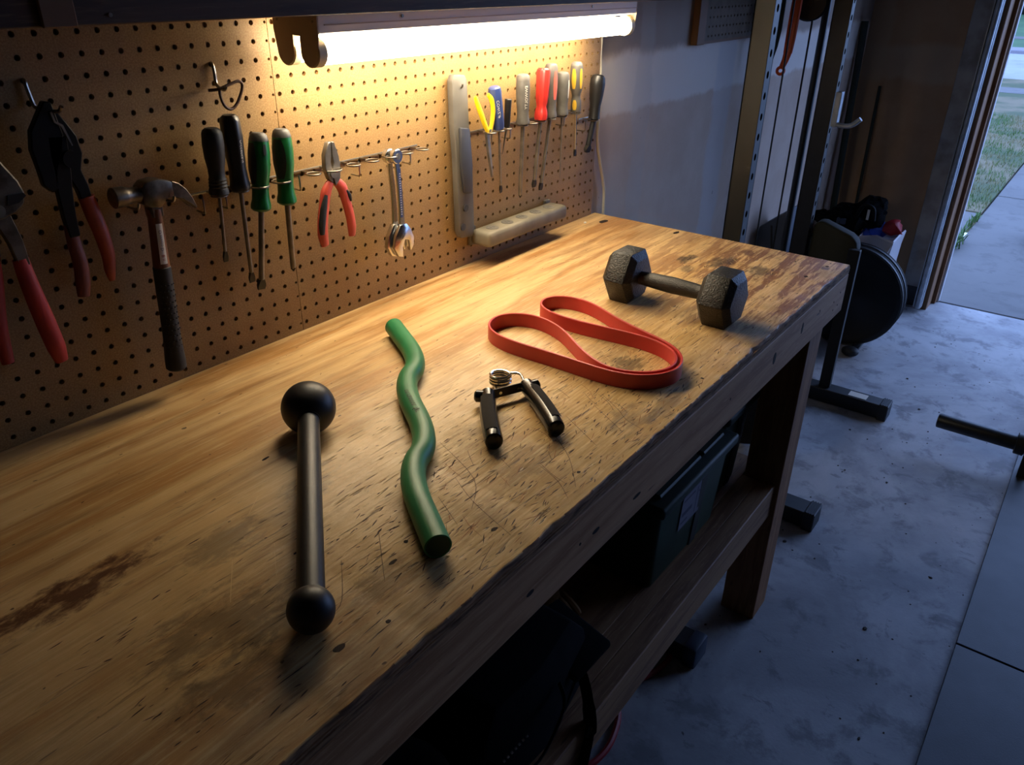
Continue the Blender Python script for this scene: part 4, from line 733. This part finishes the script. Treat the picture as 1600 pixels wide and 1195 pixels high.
# ------------------------------------------------------------------ rack and gear at the back
def foot(t, x0, x1, y0, y1, z=2.4):
    f = G().box(x0, x1, y0+.9, y1, .25, z).build('foot_beam', 'rack_foot', t, bevel=.1)
    c = G().box(x0-.1, x1+.1, y0, y0+1.3, 0, z+.12).build('end_cap', 'foot_cap', f, bevel=.12)
    for i in range(4): G().box(x0, x1, y0+.1+.3*i, y0+.24+.3*i, z+.1, z+.2).build('rib', 'foot_cap', f)
    return f
R_ = thing('power_rack', 'tall steel power rack with perforated uprights behind the bench', 'rack', (50, -12, 0))
def upright(x0, x1, y0, y1, h, m1, m2):
    u = G().box(x0, x0+.12, y0, y1, 2.4, h).box(x1-.12, x1, y0, y1, 2.4, h).box(x0, x1, y1-.12, y1, 2.4, h).build('upright', m1, R_)
    g = G(); z = 2.4
    while z < h-.01:
        vs = []; n = 12; cx, cz = (x0+x1)/2, z+1.0; r = .3; O, I_ = [], []
        for i in range(n):
            a = 2*math.pi*(i+.5)/n; c, s_ = math.cos(a), math.sin(a); k = 1/max(abs(c), abs(s_)); px, pz = c*k, s_*k
            if i % 3 == 1: px, pz = math.copysign(1, c), math.copysign(1, s_)
            O.append((cx+(x1-x0)/2*px, y0, cz+pz)); I_.append((cx+r*c, y0, cz+r*1.25*s_))
        vs = O+I_+[(a, b+.12, c) for a, b, c in I_]
        g.add(vs, [q for i in range(n) for q in ((i, (i+1) % n, n+(i+1) % n, n+i), (n+i, n+(i+1) % n, 2*n+(i+1) % n, 2*n+i))]); z += 2
    g.build('perforated_face', m2, u, smooth=0); return u
upright(34, 35.7, -11.95, -9.95, 88.4, 'rack_steel', 'rack_steel_dark'); upright(67, 68.6, -9.8, -7.55, 88.4, 'rack_steel_dark', 'rack_steel_dark')
foot(R_, 33.6, 36.4, -26.0, -1); foot(R_, 66.2, 68.8, -26.1, -1)
G().box(65.1, 66.3, -12, -8, .3, 2.3).build('side_rail', 'rack_foot', R_)
G().box(36.4, 66.2, -4, -2, .3, 2.3).build('side_rail', 'rack_foot', R_); G().box(34, 69.6, -12, -8, 86, 88.4).build('top_rail', 'rack_steel_dark', R_)
wb_ = thing('weight_bench', 'olive padded bench end on a dark post behind the bench corner', 'bench', (67.4, -16.5, 2.4))
G().obox((67.4, -16.5, 13.3), (.0, .8, 0), (.5, 0, 0), (0, 0, 10.8)).build('post', 'ink_black', wb_, bevel=.08)
g = G(); g.prism([(-10.1, 26.3), (-10.6, 26.9), (-11.4, 27.0), (-15.4, 25.7), (-16.3, 25.0), (-16.6, 24.0), (-16.3, 19.5), (-10.1, 19.0)], lambda a, b, q: (q, a, b), 68.0, 70.2); g.build('pad', 'olive_canvas', wb_, bevel=.35, seg=3)
G().box(66.6, 68.2, -22.8, -20.2, 2.41, 2.46).build('sticker', 'paper_label', R_)
jh = G().tube(cr([(66.6, -10.2, 40.6), (66.6, -11.6, 40.4), (66.6, -12.8, 40.6), (66.6, -13.8, 41.5)], 4), .32, 10).build('safety_hook', 'galvanised', R_, label='silver hook on the upright')
G().box(66.2, 67.4, -10.9, -10.12, 40.2, 44.6).build('hook_plate', 'galvanised', jh, bevel=.06)
# third small foot of a stand under the bench
t = thing('stand_foot', 'dark capped steel foot poking out under the lower shelf', 'foot', (7.6, -20, 0))
G().box(6.2, 8.8, -22.8, -8, .3, 2.3).build('beam', 'rack_foot', t, bevel=.1); G().box(6.1, 8.9, -24.0, -22.6, 0, 2.45).build('end_cap', 'slate_plastic', t, bevel=.25, seg=2)
# cable tower
t = thing('cable_tower', 'cable pulley tower with black wheel between the rack uprights', 'cable machine', (72, -4, 0))
G().cyl((72, -5.2, 0), (72, -5.2, 84), .5, 14).build('guide_rod', 'rack_steel_dark', t)
G().cyl((60, -4.8, 2), (60, -4.8, 80), .12, 8).build('cable', 'ink_black', t); G().cyl((66, -5.45, 2), (66, -5.45, 52.9), .13, 8).build('cable', 'ink_black', t)
w_ = G().lathe((66.6, -4.75, 55.0), (65.4, -4.95, 55.0), [(0, 2.0), (.15, 2.2), (.5, 1.9), (.8, 1.9), (1.15, 2.2), (1.3, 2.0)], 32).build('wheel', 'plate_iron', t); G().cyl((66.8, -4.7, 55.0), (65.1, -5.0, 55.0), .4, 12).build('hub', 'dark_steel', w_)
G().box(57, 79, -6, -4.6, 80, 83).build('head_beam', 'rack_steel_dark', t); G().box(57, 66, -6, -4.6, 0, 2).build('base_beam', 'rack_foot', t); G().box(69, 78, -6, -4.6, 0, 2).build('base_beam', 'rack_foot', t)
t = thing('orange_clamp', 'orange metal clamp arm hanging beside the black wheel', 'clamp', (63, -3.9, 50))
G().tube([(62.6, -4.3, 58), (62.4, -4.3, 54.5), (62.2, -4.3, 51.2), (62.0, -4.3, 49.2)], [.62, .68, .66, .58], 10, sx=.5, up=(0, 1, 0)).build('arm', 'orange_paint', t)
G().tube([(62.0, -4.3, 49.3), (61.8, -4.2, 48.4), (61.6, -4.0, 47.6)], [.55, .46, .4], 10, sx=.5, up=(0, 1, 0)).build('bent_end', 'orange_paint', t); G().torus((61.5, -3.9, 47.1), .42, .2, (1, .3, 0), 18, 8).build('eye', 'orange_paint', t)
t = thing('green_strap', 'dark green strap hanging beside the orange clamp', 'strap', (61, -4, 50))
g = G(); g.prism([(-1.5, 58), (-1.7, 54), (-1.9, 51), (-2.1, 49), (-2.2, 48.2), (-2.9, 48.6), (-3.2, 50), (-3.4, 52), (-3.4, 55), (-3.3, 58)], lambda a, b, q: (q, a, b), 60.9, 61.1); g.build('webbing', 'green_strap', t)
g = G(); g.prism([(-2.0, 49.2), (-1.9, 48), (-2.3, 47.2), (-2.7, 47.8), (-3.0, 49)], lambda a, b, q: (q, a, b), 60.6, 61.2); g.build('clip', 'black_steel', t, bevel=.1)
# small framed pegboard on the far drywall
t = thing('far_pegboard', 'small dark pegboard sheet in a wooden frame on the drywall', 'pegboard', (54, .3, 60))
g = G()
for i in range(17):
    for k_ in range(9): cell(g, 45.4+i, 46.4+i, 51.2+k_, 52.2+k_, 45.9+i, 51.7+k_, .13, .2, .3)
g.build('sheet', 'old_board', t, smooth=0); G().box(43.4, 45.4, -.1, .72, 50.9, 62).build('frame_post', 'board_wood', t, bevel=.06); G().box(62.4, 64.0, -.1, .72, 50.9, 62).build('frame_post', 'board_wood', t, bevel=.06); G().box(45.4, 62.4, .2, .72, 50.9, 51.2).build('frame_rail', 'board_wood', t)
# weight plates
def wplate(x, y, z, r, w, label):
    t = thing('weight_plate', label, 'weight plate', (x, y, 0), 'iron weight plates standing on the floor')
    G().lathe((x, y, z), (x+1, y, z), [(0, .0001), (0, r*.28), (.1, r*.3), (.25, r*.8), (.05, r*.88), (0, r*.93), (.1, r*.985), (.3, r), (w-.3, r), (w-.1, r*.985), (w, r*.93), (w, .0001)], 56).build('disc', 'plate_iron', t, smooth=40)
    for q in (.3, w-.3): G().torus((x+q, y, z), r-.01, .1, (1, 0, 0), 56, 6).build('rim', 'plate_rim', t)
    G().cyl((x-.06, y, z), (x+w+.06, y, z), 1.05, 24).build('hub', 'dark_steel', t)
wplate(90, -11.9, 8.9, 8.8, 1.6, 'black weight plate nearest the bench corner, standing on the floor'); wplate(92.0, -11.9, 8.9, 8.8, 1.6, 'black weight plate standing just behind the nearest one')
wplate(47, -10.1, 8.85, 8.75, 1.6, 'weight plate mostly hidden behind the bench leg')
t = thing('plate_stand', 'low black stand with rubber foot cradling the weight plates', 'stand', (91, -13, 0))
G().box(86, 98, -15.9, -14.4, 0, .4).build('bar', 'black_steel', t, bevel=.2, seg=2); G().box(86, 98, -8.6, -7.9, 0, .4).build('bar', 'black_steel', t, bevel=.2, seg=2); G().sphere((86.2, -15.2, .9), 1.2, 16, 10, (1, 1.2, .75)).build('rubber_foot', 'black_rubber', t)
# corner clutter
t = thing('canvas_bin', 'olive canvas bin in the corner behind the weight plates', 'bin', (104, -6, 0))
rg = lambda x0, x1, y0, y1, z, e=0: [(x0, y0, z), (x1, y0+e, z+e), (x1, y1, z), (x0, y1, z+e)]
g = G(); g.ring_stack([rg(100, 109.6, -8.6, -.6, 0), rg(99.6, 110, -9.0, -.4, 8), rg(99.4, 110.2, -8.7, -.2, 14.4), rg(100, 109.6, -8.2, -.6, 15.3), rg(100.6, 109, -7.6, -1, 14.6)]); g.build('body', 'olive_canvas', t, bevel=.4, seg=2); G().torus((104.8, -4.6, 15.1), 4.1, .3, (0, 0, 1), 24, 8).build('rim', 'olive_canvas', t)
t = thing('duffel_bag', 'black duffel bag heaped on top of the canvas bin', 'bag', (106, -6, 15.3))
g = G()
for (dx, dy, dz, r, sc) in ((0, 0, 0, 3.2, (1.2, 1.1, .85)), (1, -3.4, 1.2, 3.2, (1, .9, 1)), (-.5, 3.0, -.6, 2.4, (1.2, 1.2, .7))): g.sphere((106+dx, -5.6+dy, 18.2+dz), r, 28, 18, sc)
g.lump(.9, .55).lump(.3, 1.6).build('body', 'bag_black', t); G().tube(cr([(103.4, -7.6, 19.5), (103.0, -8.6, 21.6), (103.2, -10.2, 21.2), (103.4, -10.6, 19.0)]), .35, 8).build('handle', 'strap_black', t); G().box(102.7, 102.9, -9.8, -9.4, 19.2, 21.0).build('tag', 'white_plastic', t); G().box(102.0, 102.4, -6.2, -4.6, 17.8, 18.9).build('patch', 'slate_plastic', t, bevel=.1)
t = thing('shopping_bag', 'crumpled white plastic bag against the brown wall', 'bag', (106, -12.4, 0))
rg2 = lambda z, e, a: [(103-e+a*math.sin(z), -9.2+e), (107, -9.0+e), (110+e, -9.6+e), (110+e, -13), (109+e, -15.0-e), (105, -15.2-e+.3*math.sin(z*2)), (102.6-e, -14.6-e), (102.4-e, -12)]
g = G(); g.ring_stack([[(x, y, z+.4*math.sin(x*1.3+y)) if z > 1 else (x, y, z) for x, y in rg2(z, e, .3)] for z, e in ((0.02, -.4), (3, .1), (7, .2), (11, 0), (14, .1), (16.3, .35), (16.6, .2), (15.2, -.3))]); g.build('body', 'white_bag', t)
G().tube(cr([(102.6, -14.9, 16.2), (102.2, -14.2, 13.5), (102.3, -13.0, 9.8)]), .25, 6, sx=.5).build('strap', 'white_bag', t)
g = G().sphere((107.0, -10.9, 16.7), 1.9, 16, 10, (1.1, 1.0, .8)); g.sphere((106.0, -9.6, 15.9), 1.2, 12, 8); tag(g.lump(.5, .8).build('blue_cloth', 'blue_cloth', org=(107, -10.9, 15)), 'crumpled blue cloth sticking out of the white bag', 'cloth')
g = G().sphere((107.0, -13.4, 17.6), 1.6, 16, 10, (1.2, 1.05, .9)); g.tube([(106, -14.4, 17.3), (105.6, -15.6, 16.9)], [.7, .1], 8); tag(g.lump(.6, .8).build('red_cloth', 'red_cloth', org=(107, -13.4, 16)), 'shiny red cloth bundle on top of the white bag', 'cloth')
t = thing('broom', 'dark broom handle leaning in the corner by the brown wall', 'broom', (112, -1, 0))
G().tube([(111.6, -1.7, 0.5), (112.2, .05, 51)], [.62, .62], 12).build('handle', 'broom_green', t); G().box(110.9, 112.5, -1.9, .3, 0, 3.2).build('head', 'black_plastic', t, bevel=.2)
tag(G().tube([(115.2, -4.6, 0), (117.9, -3.4, 40)], .28, 10).build('thin_pole', 'broom_green', org=(115.2, -4.6, 3.2)), 'thin dark pole standing right of the broom handle', 'pole')
t = thing('slate_crate', 'dark slate slant-topped crate behind the rack against the drywall', 'crate', (73, -3, 0))
g = G(); g.prism([(.6, 0), (-4.3, 0), (-4.2, 26.0), (.3, 22.4), (.6, 20)], lambda a, b, x: (x, a, b), 75.2, 81); g.build('body', 'slate_plastic', t, bevel=.3, seg=2)
G().obox((75.15, -2.6, 17.5), (.06, 0, 0), (0, .14, 0), (0, .9, 5.5)).build('brace', 'ink_black', t)
# rubber mats and barbell
for x0, x1, lb in ((-60, 24.55, 'near dark rubber floor mat at the lower right corner'), (24.75, 96, 'farther dark rubber floor mat under the barbell')):
    tag(G().box(x0, x1, -120, -43.1, 0, .5).build('rubber_mat', 'rubber_mat', org=((x0+x1)/2, -80, 0), bevel=.06), lb, 'floor mat', 'rubber floor mats')
t = thing('barbell', 'black barbell end resting just above the concrete floor', 'barbell', (62.7, -50, 0))
G().lathe((62.5, -32.9, 4.6), (62.5, -60, 4.6), [(0, .75), (.08, .95), (.3, 1.0), (9.4, 1.0), (9.6, .95)], 24).build('sleeve', 'black_steel', t); G().lathe((62.5, -42.3, 4.6), (62.5, -60, 4.6), [(0, 1.3), (.1, 1.45), (1.1, 1.45), (1.25, 1.2)], 24).build('collar', 'black_steel', t)
G().cyl((62.5, -43.5, 4.6), (62.5, -100, 4.6), .56, 16).build('shaft', 'dull_steel', t)
G().lathe((62.5, -100, 4.6), (62.5, -120, 4.6), [(0, 1.4), (1.2, 1.4), (1.3, 1), (17, 1.0)], 24).build('sleeve', 'black_steel', t)
for y, lb in ((-44.2, 'black rubber block under the near barbell collar'), (-99, 'black rubber block under the far barbell collar')):
    g = G(); g.prism([(61.2, .5), (63.8, .5), (63.6, 3.6), (63.0, 4.05), (62.0, 4.05), (61.4, 3.6)], lambda a, b, q: (a, q, b), y-.6, y+.6); tag(g.build('bar_rest', 'black_rubber', org=(62.5, y, .5)), lb, 'bar rest', 'bar rests')
# crumbs and chips on the concrete
g = G(); rr = random.Random(11)
for _ in range(110):
    x = rr.uniform(8, 112); y = rr.uniform(-43, -22)+0; s_ = rr.uniform(.04, .13)*(1+.8*(rr.random() > .93))
    g.sphere((x, y, s_*.25), s_, 6, 4, (rr.uniform(.7, 1.8), 1, .35))
tag(g.build('floor_debris', 'concrete_chip', smooth=0), 'dark crumbs and chips scattered on the concrete floor', 'debris', kind='stuff')
